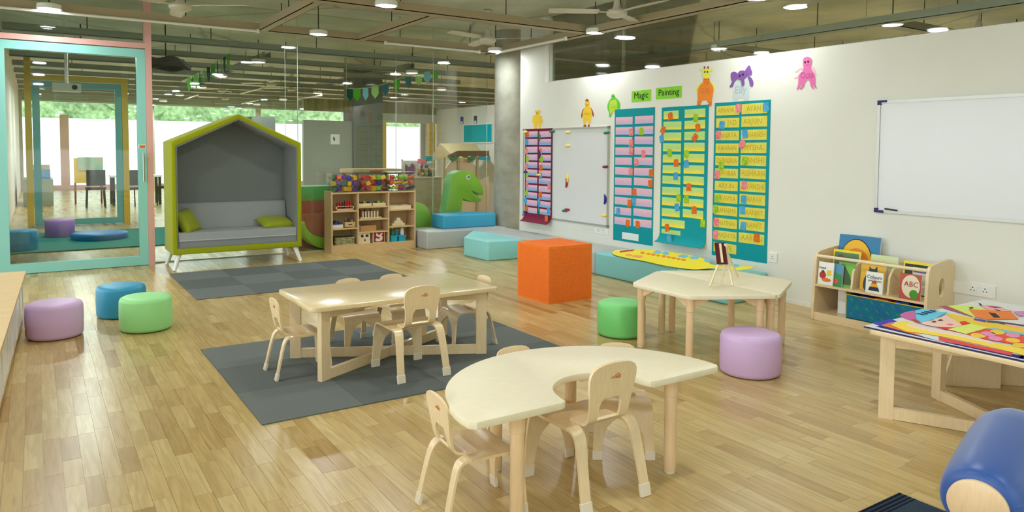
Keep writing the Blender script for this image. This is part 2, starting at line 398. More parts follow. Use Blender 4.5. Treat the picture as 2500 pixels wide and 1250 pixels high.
for p in planks:
    if p in cs: continue
    k = len(vv); x0, x1, y0, y1 = p[0]+G, p[1]-G, p[2]+G, p[3]-G
    vv += [(x0,y0,-.004),(x1,y0,-.004),(x1,y1,-.004),(x0,y1,-.004),(x0,y0,0),(x1,y0,0),(x1,y1,0),(x0,y1,0)]
    ff += [(k+4,k+5,k+6,k+7),(k,k+1,k+5,k+4),(k+1,k+2,k+6,k+5),(k+2,k+3,k+7,k+6),(k+3,k,k+4,k+7)]; tone += [p[4]]*5
me = bpy.data.meshes.new('planks'); me.from_pydata(vv, [], ff); me.materials.append(PLANKM)
at = me.attributes.new('tone', 'FLOAT', 'FACE'); at.data.foreach_set('value', tone)
po = link('planks', me, fl); po['kind'] = 'stuff'

# ceiling slab with a few downstand beams in the next rooms
struct(MB().box(XL-.3, 14.2, YB-.3, YF+.3, ZC, ZC+.3).build('ceiling', SLAB, smooth=0))

# right wall: 2.32 m high, full height only by the column; glazed band above it
wr = struct(MB().box(WX, WX+.13, YB, 8.06, 0, 2.32).box(WX, WX+.13, 8.06, 8.66, 0, ZC).build('wall_right', PAINT, smooth=0))
struct(MB().box(WX-.004, WX, 2.0, 8.6, 0, .035).build('baseboard_right', PAINT, smooth=0))
for i, (a, b) in enumerate(((8.05,6.60),(6.59,5.10),(5.09,3.55),(3.54,2.0),(1.99,.4),(.39,YB))):
    g = struct(MB().box(WX+.06, WX+.072, b, a, 2.32, ZC).build('window_%d' % (i+1), GLASS, smooth=0))
struct(MB().box(WX+.05, WX+.082, YB, 8.06, 2.316, 2.334).build('trim_1', ALU, smooth=0))

# concrete column in the corner
cl = MB(); prof = [(.236, 0), (.236, ZC)]; cl.lathe(prof, 40, (6.10, 9.36, 0))
struct(cl.build('column', CONC), 'round bare concrete column between glass wall and white wall', 'column')

# glass wall to the next room: door at the left, then frameless panes
pst = struct(MB().box(1.108, 1.174, 9.53, 9.74, 0, ZC).build('trim_2', PINK, smooth=0))
struct(MB().box(-1.7, 1.108, 9.53, 9.74, 2.555, 2.615).build('trim_3', PINK, smooth=0))
struct(MB().box(-1.77, -1.70, 9.53, 9.74, 0, ZC).build('trim_4', PINK, smooth=0))
door = thing('door_1', 'pale teal framed glass door with steel pull handle', 'door', (0,0,0)); struct(door)
MB().box(-.345, -.25, 9.55, 9.63, .006, 2.545).bevel(.004).build('stile', TEAL, door, 0)
MB().box(1.015, 1.106, 9.55, 9.63, .006, 2.545).bevel(.004).build('stile', TEAL, door, 0)
MB().box(-.25, 1.015, 9.55, 9.63, .006, .112).build('rail', TEAL, door, 0)
MB().box(-.25, 1.015, 9.55, 9.63, 2.452, 2.545).build('rail', TEAL, door, 0)
MB().box(-.25, 1.015, 9.585, 9.595, .112, 2.452).build('pane', GLASS, door, 0)
hd = MB().cyl((1.067,9.51,1.0), (1.067,9.51,1.335), .011).cyl((1.067,9.51,1.06), (1.067,9.56,1.06), .008).cyl((1.067,9.51,1.27), (1.067,9.56,1.27), .008).build('handle', STEEL, door)
stk = MB().box(1.02, 1.10, 9.546, 9.551, 1.385, 1.432).build('sticker', WHITE, door, 0)
MB().box(1.03, 1.09, 9.544, 9.547, 1.393, 1.424).build('sticker_print', mat('orange_print', (236,110,50), .6), stk, 0)
door2 = thing('door_2', 'second teal framed glass leaf beside the open side', 'door'); struct(door2)
MB().box(-1.70, -1.61, 9.55, 9.63, .006, 2.545).build('stile', TEAL, door2, 0); MB().box(-.44, -.35, 9.55, 9.63, .006, 2.545).build('stile', TEAL, door2, 0)
MB().box(-1.61, -.44, 9.55, 9.63, .006, .112).build('rail', TEAL, door2, 0); MB().box(-1.61, -.44, 9.55, 9.63, 2.452, 2.545).build('rail', TEAL, door2, 0)
MB().box(-1.61, -.44, 9.585, 9.595, .112, 2.452).build('pane', GLASS, door2, 0)
n = 7
for a, b, z0 in ((-1.70,1.108,2.615),(XL,-1.77,0),(1.174,2.777,0),(2.783,2.942,0),(2.948,4.362,0),(4.368,4.957,0),(4.963,5.90,0)):
    struct(MB().box(a, b, GY, GY+.012, z0, ZC).build('window_%d' % n, GLASS, smooth=0)); n += 1
SEAM = mat('glass_seam', (176,194,184), .4)
for i_, x_ in enumerate((2.78, 2.945, 4.365, 4.96)): struct(MB().box(x_-.0025, x_+.0025, GY-.001, GY+.013, .01, ZC).build('trim_%d' % (9+i_), SEAM, smooth=0))
struct(MB().box(1.174, 5.9, GY-.015, GY+.027, -.004, .012).build('trim_5', ALU, smooth=0))

# window walls behind and to the left of the camera (out of frame): slim white frames, floor to lintel
def window_wall(nm, wn, axis, pos, a, b, bay):
    global n
    f = MB()
    def bx(u0, u1, z0, z1, t=.06):
        if axis == 'y': f.box(u0, u1, pos-t, pos+t, z0, z1)
        else: f.box(pos-t, pos+t, u0, u1, z0, z1)
    bx(a, b, 2.75, ZC); bx(a, b, 0, .22)
    k = round((b-a)/bay)
    for i in range(k+1):
        c = a+(b-a)*i/k; bx(max(a, c-.04), min(b, c+.04), .22, 2.75)
    struct(f.build(nm, PAINT, smooth=0))
    for i in range(k):
        u0, u1 = a+(b-a)*i/k+.04, a+(b-a)*(i+1)/k-.04
        g = MB()
        if axis == 'y': g.box(u0, u1, pos-.004, pos+.004, .22, 2.75)
        else: g.box(pos-.004, pos+.004, u0, u1, .22, 2.75)
        struct(g.build('window_%d' % n, WGLASS, smooth=0)); n += 1
    L = bpy.data.lights.new('daylight_portal', 'AREA'); L.shape = 'RECTANGLE'; L.size = b-a; L.size_y = 2.55; L.cycles.is_portal = True
    o = bpy.data.objects.new('daylight_portal', L); COL.objects.link(o)
    if axis == 'y': o.location = ((a+b)/2, pos+.1*(1 if pos < 5 else -1), 1.48); o.rotation_euler = (math.pi/2*(1 if pos < 5 else -1), 0, 0) if pos < 5 else (-math.pi/2, 0, 0)
    else: o.location = (pos+.1, (a+b)/2, 1.48); o.rotation_euler = (math.pi/2, 0, -math.pi/2)
window_wall('wall_rear', 0, 'y', YB, XL, WX+.13, 1.57)
window_wall('wall_left', 0, 'x', XL, YB, GY, 1.61)

# ---------------- next room beyond the glass
struct(MB().box(-.52, -.40, 9.80, 15.2, 0, ZC).build('wall_next_left', PAINTG, smooth=0))
struct(MB().box(7.86, 7.98, 9.4, 15.2, 0, 2.32).build('wall_next_right', PAINT, smooth=0))
struct(MB().box(6.3, 7.98, 9.30, 9.42, 0, 2.32).build('wall_next_front', PAINT, smooth=0))
PY = 15.2
yf = struct(MB().box(-.13,-.03,PY-.05,PY+.07,0,ZC).box(1.36,1.46,PY-.05,PY+.07,0,2.66).box(-.03,1.36,PY-.05,PY+.07,2.56,2.66).box(6.47,6.58,PY-.05,PY+.07,0,2.0).box(7.65,7.80,PY-.05,PY+.07,0,2.0).build('trim_6', YELF, smooth=0))
d3 = thing('door_3', 'teal framed glass door set in yellow posts in the next room', 'door'); struct(d3)
for a, b, z0, z1 in ((-.02,.09,.005,2.55),(1.25,1.355,.005,2.55),(.09,1.25,.005,.11),(.09,1.25,2.44,2.55)):
    MB().box(a, b, PY-.04, PY+.03, z0, z1).build('stile' if z1-z0 > 1 else 'rail', mat('teal_frame_deep', (96,170,170), .4), d3, 0)
MB().box(.09, 1.25, PY-.01, PY, .11, 2.44).build('pane', GLASS, d3, 0)
for a, b, z0, z1 in ((1.47,3.1,0,ZC),(3.11,4.74,0,ZC),(-.03,1.36,2.67,ZC)):
    struct(MB().box(a, b, PY, PY+.012, z0, z1).build('window_%d' % n, GLASS, smooth=0)); n += 1
struct(MB().box(4.74, 5.80, PY, PY+.12, 0, 2.0).build('wall_next_panel', PAINTG, smooth=0))
struct(MB().box(5.80, 6.47, PY-.1, PY+.5, 0, ZC).build('column_far', mat('dark_concrete', (120,124,114), .8, .2, .1, 6), smooth=0), 'square grey concrete column beside yellow door posts', 'column')
struct(MB().box(6.47, 7.98, PY-.03, PY+.15, 2.0, 2.20).build('trim_7', mat('lintel_paint', (186,184,170), .6), smooth=0))
struct(MB().box(4.74, 7.98, PY, PY+.1, 2.2, 2.45).build('wall_next_clerestory', mat('timber_band', (150,136,84), .6, .3, .5, 3, stretch=(3,1,.3), c2=(96,98,44)), smooth=0))
# far facade: lintel, posts, low pink sill, big panes, and the yard outside with white boundary wall and greenery
fac = MB().box(-3, 14, YF-.1, YF+.1, 2.86, ZC)
for xx in (-.4, 3.4, 7.0, 10.4, 13.8): fac.box(xx-.09, xx+.09, YF-.09, YF+.09, 0, 2.86)
struct(fac.build('wall_far', mat('far_frame', (196,188,176), .6), smooth=0))
struct(MB().box(-3, 14, YF-.12, YF+.12, 0, .14).box(.70, .95, YF-.1, YF+.1, .14, 2.45).build('trim_8', PINK, smooth=0))
for a, b in ((-.31,3.31),(3.49,6.91),(7.09,10.31),(10.49,13.71)):
    struct(MB().box(a, b, YF-.005, YF+.005, .14, 2.86).build('window_%d' % n, WGLASS, smooth=0)); n += 1
struct(MB().box(-.52, -.40, 15.3, YF, 0, ZC).build('wall_far_left', PAINT, smooth=0))
struct(MB().box(13.9, 14.05, YB, YF, 0, ZC).build('wall_far_right', PAINT, smooth=0))
struct(MB().box(WX+.13, 14, YB-.1, YB, 0, ZC).build('wall_far_rear', PAINT, smooth=0))
tag(struct(MB().box(-20, 34, 33.0, 33.25, -.15, 2.5).build('boundary_wall', mat('whitewash', (240,240,236), .8, .2), smooth=0)), 'white boundary wall of the yard outside the far windows', 'wall')
HEDGE = mat('hedge_leaves', (176,196,146), .8, .2, .5, 6, bump=1, bscale=14, c2=(104,130,84))
def hedge(x0, x1, y, z0, z1, label, nm='hedge'):
    b = MB(); rows = []
    nx, nz = int((x1-x0)/.35), max(4, int((z1-z0)/.3)); rr = random.Random(3)
    for i in range(nz+1):
        rows.append([(x0+(x1-x0)*j/nx, y+rr.uniform(-.25,.25), z0+(z1-z0)*i/nz+rr.uniform(-.12,.2)*(i > 0)) for j in range(nx+1)])
    b.sheet(rows, .5)
    return tag(b.build(nm, HEDGE, smooth=180), label, 'hedge')
hedge(-18, 32, 35.5, -.15, 4.2, 'leafy green hedge rising behind the white boundary wall')
hedge(-14, 18, -9.5, -.15, 4.2, 'tall green hedge outside the windows behind the camera side')
tag(struct(MB().box(-14, 18, -7.7, -7.5, -.15, 1.3).build('garden_wall', MATS['whitewash'], smooth=0)), 'low white garden wall in front of the hedge outside', 'wall')

# ---------------- ceiling services
def tray(label, a, b, rods, group='cable trays hung under the slab', wd=.10, hg=.09, m=None):
    a, b = Vector(a), Vector(b); d = (b-a).normalized(); sd = Vector((-d.y, d.x, 0))
    t = thing('cable_tray', label, 'cable tray', a, 0, group)
    mb = MB(); l = (b-a).length; m3 = Matrix((d, sd, Vector((0,0,1)))).transposed()
    mb.obox(d*l/2+Vector((0,0,.004)), (l, wd, .008), m3)
    for s in (-1, 1): mb.obox(d*l/2+sd*s*(wd/2-.003)+Vector((0,0,hg/2)), (l, .006, hg), m3)
    mb.build('channel', m or TRAYM, t, 0)
    for r in rods:
        MB().cyl(d*r+Vector((0,0,.008)), d*r+Vector((0,0,ZC-a.z+.02)), .006, seg=6).build('hanger_rod', RODM, t)
    return t
ZT = 2.825
tray('long beige cable tray just in front of the glass wall', (-3.4,9.2,ZT), (5.62,9.2,ZT), (1.0,2.9,4.9,6.0,7.6,8.7), wd=.14)
tray('long beige cable tray crossing above the ceiling fans', (-3.4,7.0,ZT), (5.62,7.0,ZT), (1.2,5.2,6.6,7.9), wd=.14)
tray('beige cable tray crossing above the middle of the classroom', (-3.4,4.6,ZT), (5.62,4.6,ZT), (1.2,5.2,7.9), wd=.14)
tray('short beige tray linking two long trays near the green sofa', (2.36,7.07,ZT), (2.36,9.13,ZT), (1.0,))
tray('short beige tray linking two long trays above the toy shelf', (3.62,7.07,ZT), (3.62,9.13,ZT), (1.1,))
tray('beige cable tray running along the white wall top', (5.68,2.0,ZT-.02), (5.68,9.3,ZT-.02), (1.0,2.6,4.4,6.2), wd=.12)
TRAYN = mat('tray_grey_paint', (150,156,144), .5, .4)
NRT = 'grey cable tray hung under the slab beyond the glass wall'
for yy in (10.9, 12.5, 14.0, 15.5, 17.0, 18.5, 20.0, 21.6, 23.2, 24.8, 26.4): tray(NRT, (-.3,yy,ZT), (7.8 if yy < 15 else 13.5,yy,ZT), (.9,2.4,3.9,5.5,7.0), 'cable trays of the next rooms', m=TRAYN)
NRU = 'long grey cable tray running away from the glass wall'
for xx in (3.3, 5.95): tray(NRU, (xx,12.5,ZT+.095), (xx,27.0,ZT+.095), (1.5,4.5,7.5), 'cable trays of the next rooms lengthwise', m=TRAYN)
NBT = 'grey cable tray seen through the glazed band above the white wall'
tray(NBT, (7.95,-1,ZT), (7.95,9.2,ZT), (3.2,4.8,6.4,8.0), 'cable trays beyond the glazed band', wd=.14, m=TRAYN)
for yy in (2.2, 4.6, 7.0, 9.2): tray(NBT, (8.05,yy,ZT), (13.5,yy,ZT), (.8,2.2), 'cable trays beyond the glazed band', wd=.14, m=TRAYN)

EM = mat('lamp_diffuser', (250,248,255), .4, emit=14.0)
def make_lamp():
    t = thing('ceiling_lamp', 'x', 'ceiling lamp')
    MB().lathe([(.085,.055),(.112,.045),(.116,.0),(.106,-.004),(.104,.0)], 32).build('housing', WHITEG, t)
    MB().lathe([(0,-.006),(.075,-.005),(.1035,.001),(.1035,.006),(0,.006)], 32).build('diffuser', EM, t)
    MB().cyl((0,0,.05), (0,0,.37), .007, seg=6).build('stem', RODM, t)
    L = bpy.data.lights.new('lamp_light', 'AREA'); L.shape = 'DISK'; L.size = .2; L.energy = LAMP_W; L.color = (.96,1.0,1.0)
    lo = bpy.data.objects.new('lamp_light', L); COL.objects.link(lo); lo.parent = t; lo.location = (0,0,-.02)
    return t
lp = make_lamp(); first = True
NEXTL = bpy.data.lights.new('lamp_light_next', 'AREA'); NEXTL.shape = 'DISK'; NEXTL.size = .2; NEXTL.energy = LAMP_W*2.6; NEXTL.color = (.96,1.0,.98)
def lamp(x, y, z, label, group):
    global first
    o = lp if first else dup(lp, (0,0,0), 0, label)
    first = False; o.location = (x,y,z); o['label'] = label; o['group'] = group
    if y > GY or x > WX+.2:
        for c_ in o.children:
            if c_.type == 'LIGHT': c_.data = NEXTL
    return o
for x_, y_, w_ in ((.16,9.06,'above the teal glass door'),(3.02,9.06,'above the gap between sofa and toy shelf'),(-2.4,9.06,'past the door by the left windows')): lamp(x_, y_, ZT+.01, 'round white lamp glowing under the tray '+w_, 'lamps along the glass wall tray')
for x_, y_, w_ in ((2.98,6.86,'over the tile carpet by the sofa'),(.1,6.86,'over the cubby unit'),(-2.4,6.86,'by the left windows')): lamp(x_, y_, ZT+.01, 'round white lamp under the second tray '+w_, 'lamps along the second tray')
for x_, y_, w_ in ((5.56,8.92,'in front of the concrete column'),(5.66,6.82,'above the paper turtle'),(5.62,4.42,'above the paper octopus')): lamp(x_, y_, ZT-.015, 'round white lamp at the white wall tray '+w_, 'lamps along the white wall')
for x_, y_ in ((3.0,4.4),(.1,4.4),(-2.4,4.4),(3.0,2.0),(.1,2.0),(3.0,-.6),(.1,-.6)): lamp(x_, y_, ZT+.01, 'round white lamp over the middle of the classroom', 'lamps over the classroom')
for y_ in (12.4,15.25,18.4,21.5,24.5,27.0):
    for x_ in (3.12,5.9): lamp(x_+(.0 if y_ < 16 else .2), y_, ZT-.01, 'round white lamp hanging beyond the glass wall', 'lamps in the next rooms')
for x_, y_ in ((8.1,15.4),(.6,12.4),(10.8,19.2),(8.5,24.4),(8.3,18.6),(8.4,21.5),(.9,18.4),(.9,21.5)): lamp(x_, y_, ZT-.01, 'round white lamp hanging beyond the glass wall', 'lamps in the next rooms')
for x_, y_ in ((7.98,6.94),(8.05,4.53),(7.9,9.35),(8.0,2.1),(11,7),(11,4.5)): lamp(x_, y_, ZT-.0, 'round white lamp seen through the glazed band above the wall', 'lamps beyond the glazed band')

def make_fan():
    t = thing('ceiling_fan', 'x', 'ceiling fan')
    MB().lathe([(0,-.06),(.07,-.055),(.105,-.03),(.11,-.005),(.095,.02),(.05,.03),(.038,.06),(.03,.12),(.012,.13)], 32).build('motor', FANM, t)
    MB().cyl((0,0,.12), (0,0,.36), .011, seg=10).build('downrod', FANM, t)
    MB().lathe([(.012,.24),(.045,.29),(.055,.36),(.0,.36)], 20).build('canopy', FANM, t)
    for k in range(3):
        rows = []
        for i in range(9):
            r = .19+.52*i/8; wd = .058+.012*math.sin(math.pi*i/8)*(1) - (.010 if i == 8 else 0)
            rows.append([(r, wd*u, .004+.010*u) for u in (-1,-.5,0,.5,1)])
        b = MB().sheet(rows, .004).build('blade', FANM, t); b.rotation_euler = (0,0,k*2*math.pi/3)
        a = MB().bar((.08,0,-.002), (.24,0,.002), .035, .006).build('blade_arm', FANM, b)
    return t
fan = make_fan(); fan.location = (4.93,8.1,2.83); fan.rotation_euler = (0,0,math.radians(-42)); fan['label'] = 'white three-blade ceiling fan between trays above the toy shelf'; fan['group'] = 'ceiling fans of the classroom'
dup(fan, (1.27,8.1,2.84), math.radians(-35), 'white three-blade ceiling fan between trays above the green sofa')
dup(fan, (5.10,5.8,2.84), math.radians(30), 'white three-blade ceiling fan in front of the white wall charts')
dup(fan, (1.2,5.8,2.84), math.radians(15), 'white three-blade ceiling fan over the middle of the classroom')
for x_, y_, a_ in ((4.4,16.4,.3),(3.9,19.0,1.1),(5.2,17.6,.7),(7.2,16.6,.2),(4.6,22,.9)): dup(fan, (x_,y_,2.83), a_, 'white ceiling fan hanging beyond the glass wall')['group'] = 'fans in the next rooms'
dup(fan, (9.3,4.2,2.83), .4, 'white ceiling fan seen through the glazed band above the wall')['group'] = 'fans beyond the glazed band'
def batten(a, b, label, group):
    t = thing('batten_light', label, 'batten light', a, 0, group); d = Vector(b)-Vector(a)
    MB().cyl((0,0,0), d, .016, seg=10).build('tube', WHITE, t)
    for e in (0, 1):
        MB().obox(d*e, (.03,.03,.045)).build('end_cap', WHITE, t, 0)
batten((-3.2,9.11,ZT-.012), (2.29,9.11,ZT-.012), 'unlit white tube fitting along the tray near the pink post', 'tube fittings under the glass wall tray')
batten((3.95,9.11,ZT-.012), (5.4,9.11,ZT-.012), 'unlit white tube fitting along the tray near the column', 'tube fittings under the glass wall tray')
batten((5.58,7.3,ZT-.03), (5.58,8.9,ZT-.03), 'unlit white tube fitting along the tray above the small whiteboard', 'tube fittings along the white wall')
for x_, y_ in ((2.6,14.4),(2.2,18.6),(4.4,17.2),(3.6,20.4),(6.2,18.4),(5.4,21.5),(7.2,20.2)): batten((x_,y_,ZT-.05), (x_,y_+2.0,ZT-.05), 'white tube fitting hung beyond the glass wall', 'tube fittings in the next rooms')
# ================================================================== FURNITURE
# ---- house-shaped sofa
sf = thing('house_sofa', 'high-backed house-shaped sofa in lime felt with grey lining on white legs', 'sofa', (2.015,8.93,0))
HX = lambda x: x-2.015
def house(inset, z0, zr=0):
    e = 1.468-inset*1.05; pk = 1.80-inset*1.12
    return [(-.735+inset, z0), (.735-inset, z0), (.735-inset, e), (0, pk), (-.735+inset, e)]
FY = lambda y0: (lambda u, v, t: (u, y0+t, v))
# shell ring as five slabs
o_, i_ = house(0, .18), house(.05, .25)
sh = MB()
for k in range(5):
    a, b = o_[k], o_[(k+1)%5]; c, d = i_[(k+1)%5], i_[k]
    q = [sh.bm.verts.new((p[0], yy, p[1])) for yy in (0, .60) for p in (a, b, c, d)]
    for f in ((0,1,2,3),(7,6,5,4),(0,4,5,1),(2,6,7,3)): sh.bm.faces.new([q[j] for j in f])
bmesh.ops.remove_doubles(sh.bm, verts=sh.bm.verts, dist=1e-5)
sh.bevel(.012, 2, 20).build('shell', LIME, sf, 50)
ln = MB(); l_, m_ = house(.0505, .2505), house(.062, .262)
for k in range(5):
    a, b = l_[k], l_[(k+1)%5]; c, d = m_[(k+1)%5], m_[k]
    q = [ln.bm.verts.new((p[0], yy, p[1])) for yy in (.006, .55) for p in (a, b, c, d)]
    for f in ((0,1,2,3),(7,6,5,4),(0,4,5,1),(2,6,7,3)): ln.bm.faces.new([q[j] for j in f])
ln.build('lining', GREYF, sf, 0)
MB().prism(house(.05, .25), .05, FY(.53)).build('back_panel', GREYF, sf, 0)
MB().prism(house(.002, .19), .02, FY(.585)).build('rear_cover', LIME, sf, 0)
cu = MB().box(-.668,.668,.01,.47,.325,.425).bevel(.03,3).build('seat_cushion', GREYL, sf, 60)
MB().tube([(-.66,.012,.335),(.66,.012,.335)], .006, 6).build('piping', mat('piping_grey', (186,190,194), .8), cu)
MB().box(-.668,.668,.018,.5,.262,.33).bevel(.012,2).build('seat_base', mat('grey_base', (150,154,156), .95, .1, .2, 240, bump=.5, bscale=500), sf, 60)
MB().prism([(.40,.42),(.535,.42),(.535,.735),(.475,.735),(.455,.725)], 1.336, lambda u, v, t: (-.668+t, u, v)).bevel(.02,2).build('backrest', GREYL, sf, 60)
for sx in (-1, 1):
    for yy, dy in ((.06,-.05),(.54,.05)):
        MB().cyl((sx*.66,yy,.19), (sx*.722,yy+dy,0), .030, .020, 16).build('leg', WHITEG, sf)
def pillow(label, loc, rot, w=.42, h=.30, t=.13):
    rows = []; n_ = 14; b = MB(); A, B = [], []
    for i in range(n_+1):
        for sgn, R in ((1,A),(-1,B)):
            row = []
            for j in range(n_+1):
                u, v = -1+2*i/n_, -1+2*j/n_
                pz = (max(0,(1-u**4))*max(0,(1-v**4)))**.55
                pin = 1-.10*(1-abs(u))**1*abs(v)**3; pin2 = 1-.10*(1-abs(v))*abs(u)**3
                row.append(b.bm.verts.new((u*w/2*pin2, v*h/2*pin, sgn*t/2*pz)))
            R.append(row)
    for R, fl_ in ((A,0),(B,1)):
        for i in range(n_):
            for j in range(n_):
                f = (R[i][j],R[i+1][j],R[i+1][j+1],R[i][j+1]); b.bm.faces.new(f[::-1] if fl_ else f)
    bmesh.ops.remove_doubles(b.bm, verts=b.bm.verts, dist=1e-4)
    o = b.build('cushion', LIMEC, None, 180); o.location = loc; o.rotation_euler = rot
    return tag(o, label, 'cushion', 'lime cushions on the sofa')
pillow('lime green cushion lying flat in the sofa corner by the toy shelf', (2.50,9.20,.475), (math.radians(14),0,math.radians(8)), .40, .32, .13)
pillow('lime green cushion propped upright in the sofa corner by the door', (1.475,9.17,.535), (math.radians(8),math.radians(58),math.radians(-30)), .32, .34, .13)

# ---- toy shelf
CX0, CX1, CY0, CY1, CZ = 3.271, 4.505, 9.345, 9.625, .815
ts = thing('toy_shelf', 'low pine cubby shelf with eleven compartments beside the house sofa', 'shelf', (CX0,CY0,0))
def tsb(nm, x0, x1, y0, y1, z0, z1, m=PINE, bv=.002): return MB().box(x0-CX0, x1-CX0, y0-CY0, y1-CY0, z0, z1).bevel(bv,1).build(nm, m, ts, 0)
T = .02
tsb('side_panel', CX0, CX0+T, CY0, CY1, 0, CZ+.012, PINEV); tsb('side_panel', CX1-T, CX1, CY0, CY1, 0, CZ+.012, PINEV)
tsb('top', CX0+T, CX1-T, CY0, CY1, CZ-T, CZ); tsb('back', CX0+T, CX1-T, CY1-.01, CY1, .03, CZ-T, PINEV)
tsb('plinth', CX0+T, CX1-T, CY0+.004, CY0+.024, 0, .085); tsb('bottom_board', CX0+T, CX1-T, CY0+.004, CY1-.01, .085, .105)
D1, D2 = 3.648, 4.092
tsb('divider', D1-T/2, D1+T/2, CY0, CY1-.01, .105, CZ-T, PINEV); tsb('divider', D2-T/2, D2+T/2, CY0, CY1-.01, .105, CZ-T, PINEV)
LS, MS, RS = (.335,.570), (.272,.445,.615), (.325,.560)
for z_ in LS: tsb('board', CX0+T, D1-T/2, CY0+.004, CY1-.01, z_-T, z_)
for z_ in MS: tsb('board', D1+T/2, D2-T/2, CY0+.004, CY1-.01, z_-T, z_)
for z_ in RS: tsb('board', D2+T/2, CX1-T, CY0+.004, CY1-.01, z_-T, z_)
# clear bins with toys
TOYC = {'red':(206,40,44),'yellow':(248,196,30),'blue':(44,70,170),'purple':(120,60,170),'green':(40,130,70),'lime':(150,205,60),'orange':(240,120,50),'navy':(40,60,90),'magenta':(190,50,110)}
TOYM = {k: mat('toy_'+k, v, .4, .5) for k, v in TOYC.items()}
def toy_mesh(kind, m):
    b = MB()
    if kind == 'brick':
        b.box(-.03,.03,-.024,.024,-.026,.026).bevel(.003,1)
        for u in (-.015,.015):
            for v in (-.011,.011): b.cyl((u,v,.026),(u,v,.034),.008,seg=8)
    elif kind == 'wheel': b.lathe([(.012,-.012),(.034,-.012),(.036,0),(.034,.012),(.012,.012),(.012,-.012)], 14)
    elif kind == 'ball': b.lathe([(0,-.036)]+[(.036*math.sin(a),-.036*math.cos(a)) for a in (.5,1,1.57,2.1,2.6)]+[(0,.036)], 14)
    elif kind == 'stick': b.lathe([(0,-.075),(.010,-.068),(.017,-.02),(.017,.03),(.009,.068),(0,.075)], 10)
    return b.mesh('toy_'+kind, m, 40)
TOYNAME = {'brick':'toy_brick','wheel':'toy_ring','ball':'toy_ball','stick':'toy_vegetable'}  # the wheel kind stands for small plastic toy wheels
TOYLAB = {'brick':'studded plastic toy brick','wheel':'round plastic toy wheel','ball':'round plastic toy fruit','stick':'long plastic toy vegetable'}
cache = {}
def bin_(x0, x1, label, kinds, where, lid='lid'):
    y0, y1, z0, z1 = CY0+.025, CY1-.02, CZ, 1.075
    t = thing('storage_bin', label, 'storage bin', (x0,y0,z0), 0, 'clear bins on the toy shelf'); w_, d_, h_ = x1-x0, y1-y0, z1-z0
    MB().box(0,w_,0,d_,0,.004).box(0,.004,0,d_,.004,h_).box(w_-.004,w_,0,d_,.004,h_).box(.004,w_-.004,0,.004,.004,h_).box(.004,w_-.004,d_-.004,d_,.004,h_).build('tub', CLEAR, t, 0)
    MB().box(-.012,w_+.012,-.012,d_+.012,h_,h_+.006).box(-.012,w_+.012,-.014,-.010,h_-.02,h_+.006).build('lid', CLEAR, t, 0)
    rr = random.Random(x0); nx = 5
    for iz in range(3):
        for ix in range(nx):
            for iy in range(2):
                k, c = rr.choice(kinds)
                if (k,c) not in cache: cache[(k,c)] = toy_mesh(k, TOYM[c])
                o = link(TOYNAME[k], cache[(k,c)], None, (x0+.040+(w_-.08)*ix/(nx-1)+rr.uniform(-.006,.006), y0+.048+iy*.115+rr.uniform(-.008,.008), z0+.042+iz*.074+rr.uniform(-.004,.004)))
                o.rotation_euler = (rr.uniform(-.5,.5), rr.uniform(-.5,.5) if k != 'stick' else 1.3+rr.uniform(-.3,.3), rr.uniform(0,6))
                tag(o, '%s %s in the %s' % (c, TOYLAB[k], where), 'toy', '%s %ss in the %s' % (c, k, where))
bin_(3.292, 3.662, 'clear lidded bin of purple, red and blue toy bricks', [('brick',c) for c in ('purple','red','blue','yellow','green','orange','purple')]+[('wheel','purple')], 'clear bin nearest the sofa')
bin_(3.700, 4.085, 'clear lidded bin of red and yellow bricks and toy wheels', [('brick',c) for c in ('red','yellow','lime','blue','red','yellow')]+[('wheel','yellow'),('wheel','red')], 'middle clear bin')
bin_(4.118, 4.498, 'clear lidded bin of plastic play fruit and vegetables', [('ball',c) for c in ('lime','magenta','orange','navy')]+[('stick',c) for c in ('red','lime','yellow','navy','orange')], 'clear bin of play food')
# shelf contents
def at_shelf(nm, label, cat, x, y, z, grp=None): return thing(nm, label, cat, (x,y,z), 0, grp)
WT = MATS['pale_wood']
rk = at_shelf('bead_rack', 'wooden rack with red and blue rods on the toy shelf', 'toy', 3.36, 9.40, LS[1])
MB().box(0,.25,0,.012,.012,.022).box(0,.25,0,.012,.05,.058).box(0,.25,.09,.102,.012,.022).box(0,.012,0,.102,0,.058).box(.238,.25,0,.102,0,.058).box(0,.25,0,.102,0,.008).build('rack', WT, rk, 0)
for i in range(6): MB().box(.03+i*.035,.05+i*.035,.03,.075,.008,(.095,.11,.105,.125,.115,.12)[i]).build('rod', TOYM['red' if i != 2 else 'blue'], rk, 0)
for x_, lb in ((3.665,'shallow wooden tray of yellow toy cars'),(3.875,'shallow wooden tray of green toy pieces')):
    tr = at_shelf('toy_tray', lb, 'tray', x_, 9.38, MS[2])
    MB().box(0,.19,0,.16,0,.006).box(0,.19,0,.006,.006,.04).box(0,.19,.154,.16,.006,.04).box(0,.006,.006,.154,.006,.04).box(.184,.19,.006,.154,.006,.04).build('tray', WT, tr, 0)
    for i in range(5): MB().box(.015+i*.034,.040+i*.034,.03+.02*(i%2),.08+.02*(i%2),.006,.045+.012*(i%3)).bevel(.006,1).build('toy_piece', TOYM[('yellow','navy','lime','yellow','navy') [i] if x_ < 3.8 else ('lime','navy','lime','yellow','lime')[i]], tr, 0)
tr = at_shelf('wooden_tray', 'plain long wooden tray on the toy shelf', 'tray', 4.115, 9.37, RS[1])
MB().box(0,.33,0,.17,0,.008).box(0,.33,0,.008,.008,.05).box(0,.33,.162,.17,.008,.05).box(0,.008,.008,.162,.008,.05).box(.322,.33,.008,.162,.008,.05).build('tray', WT, tr, 0)
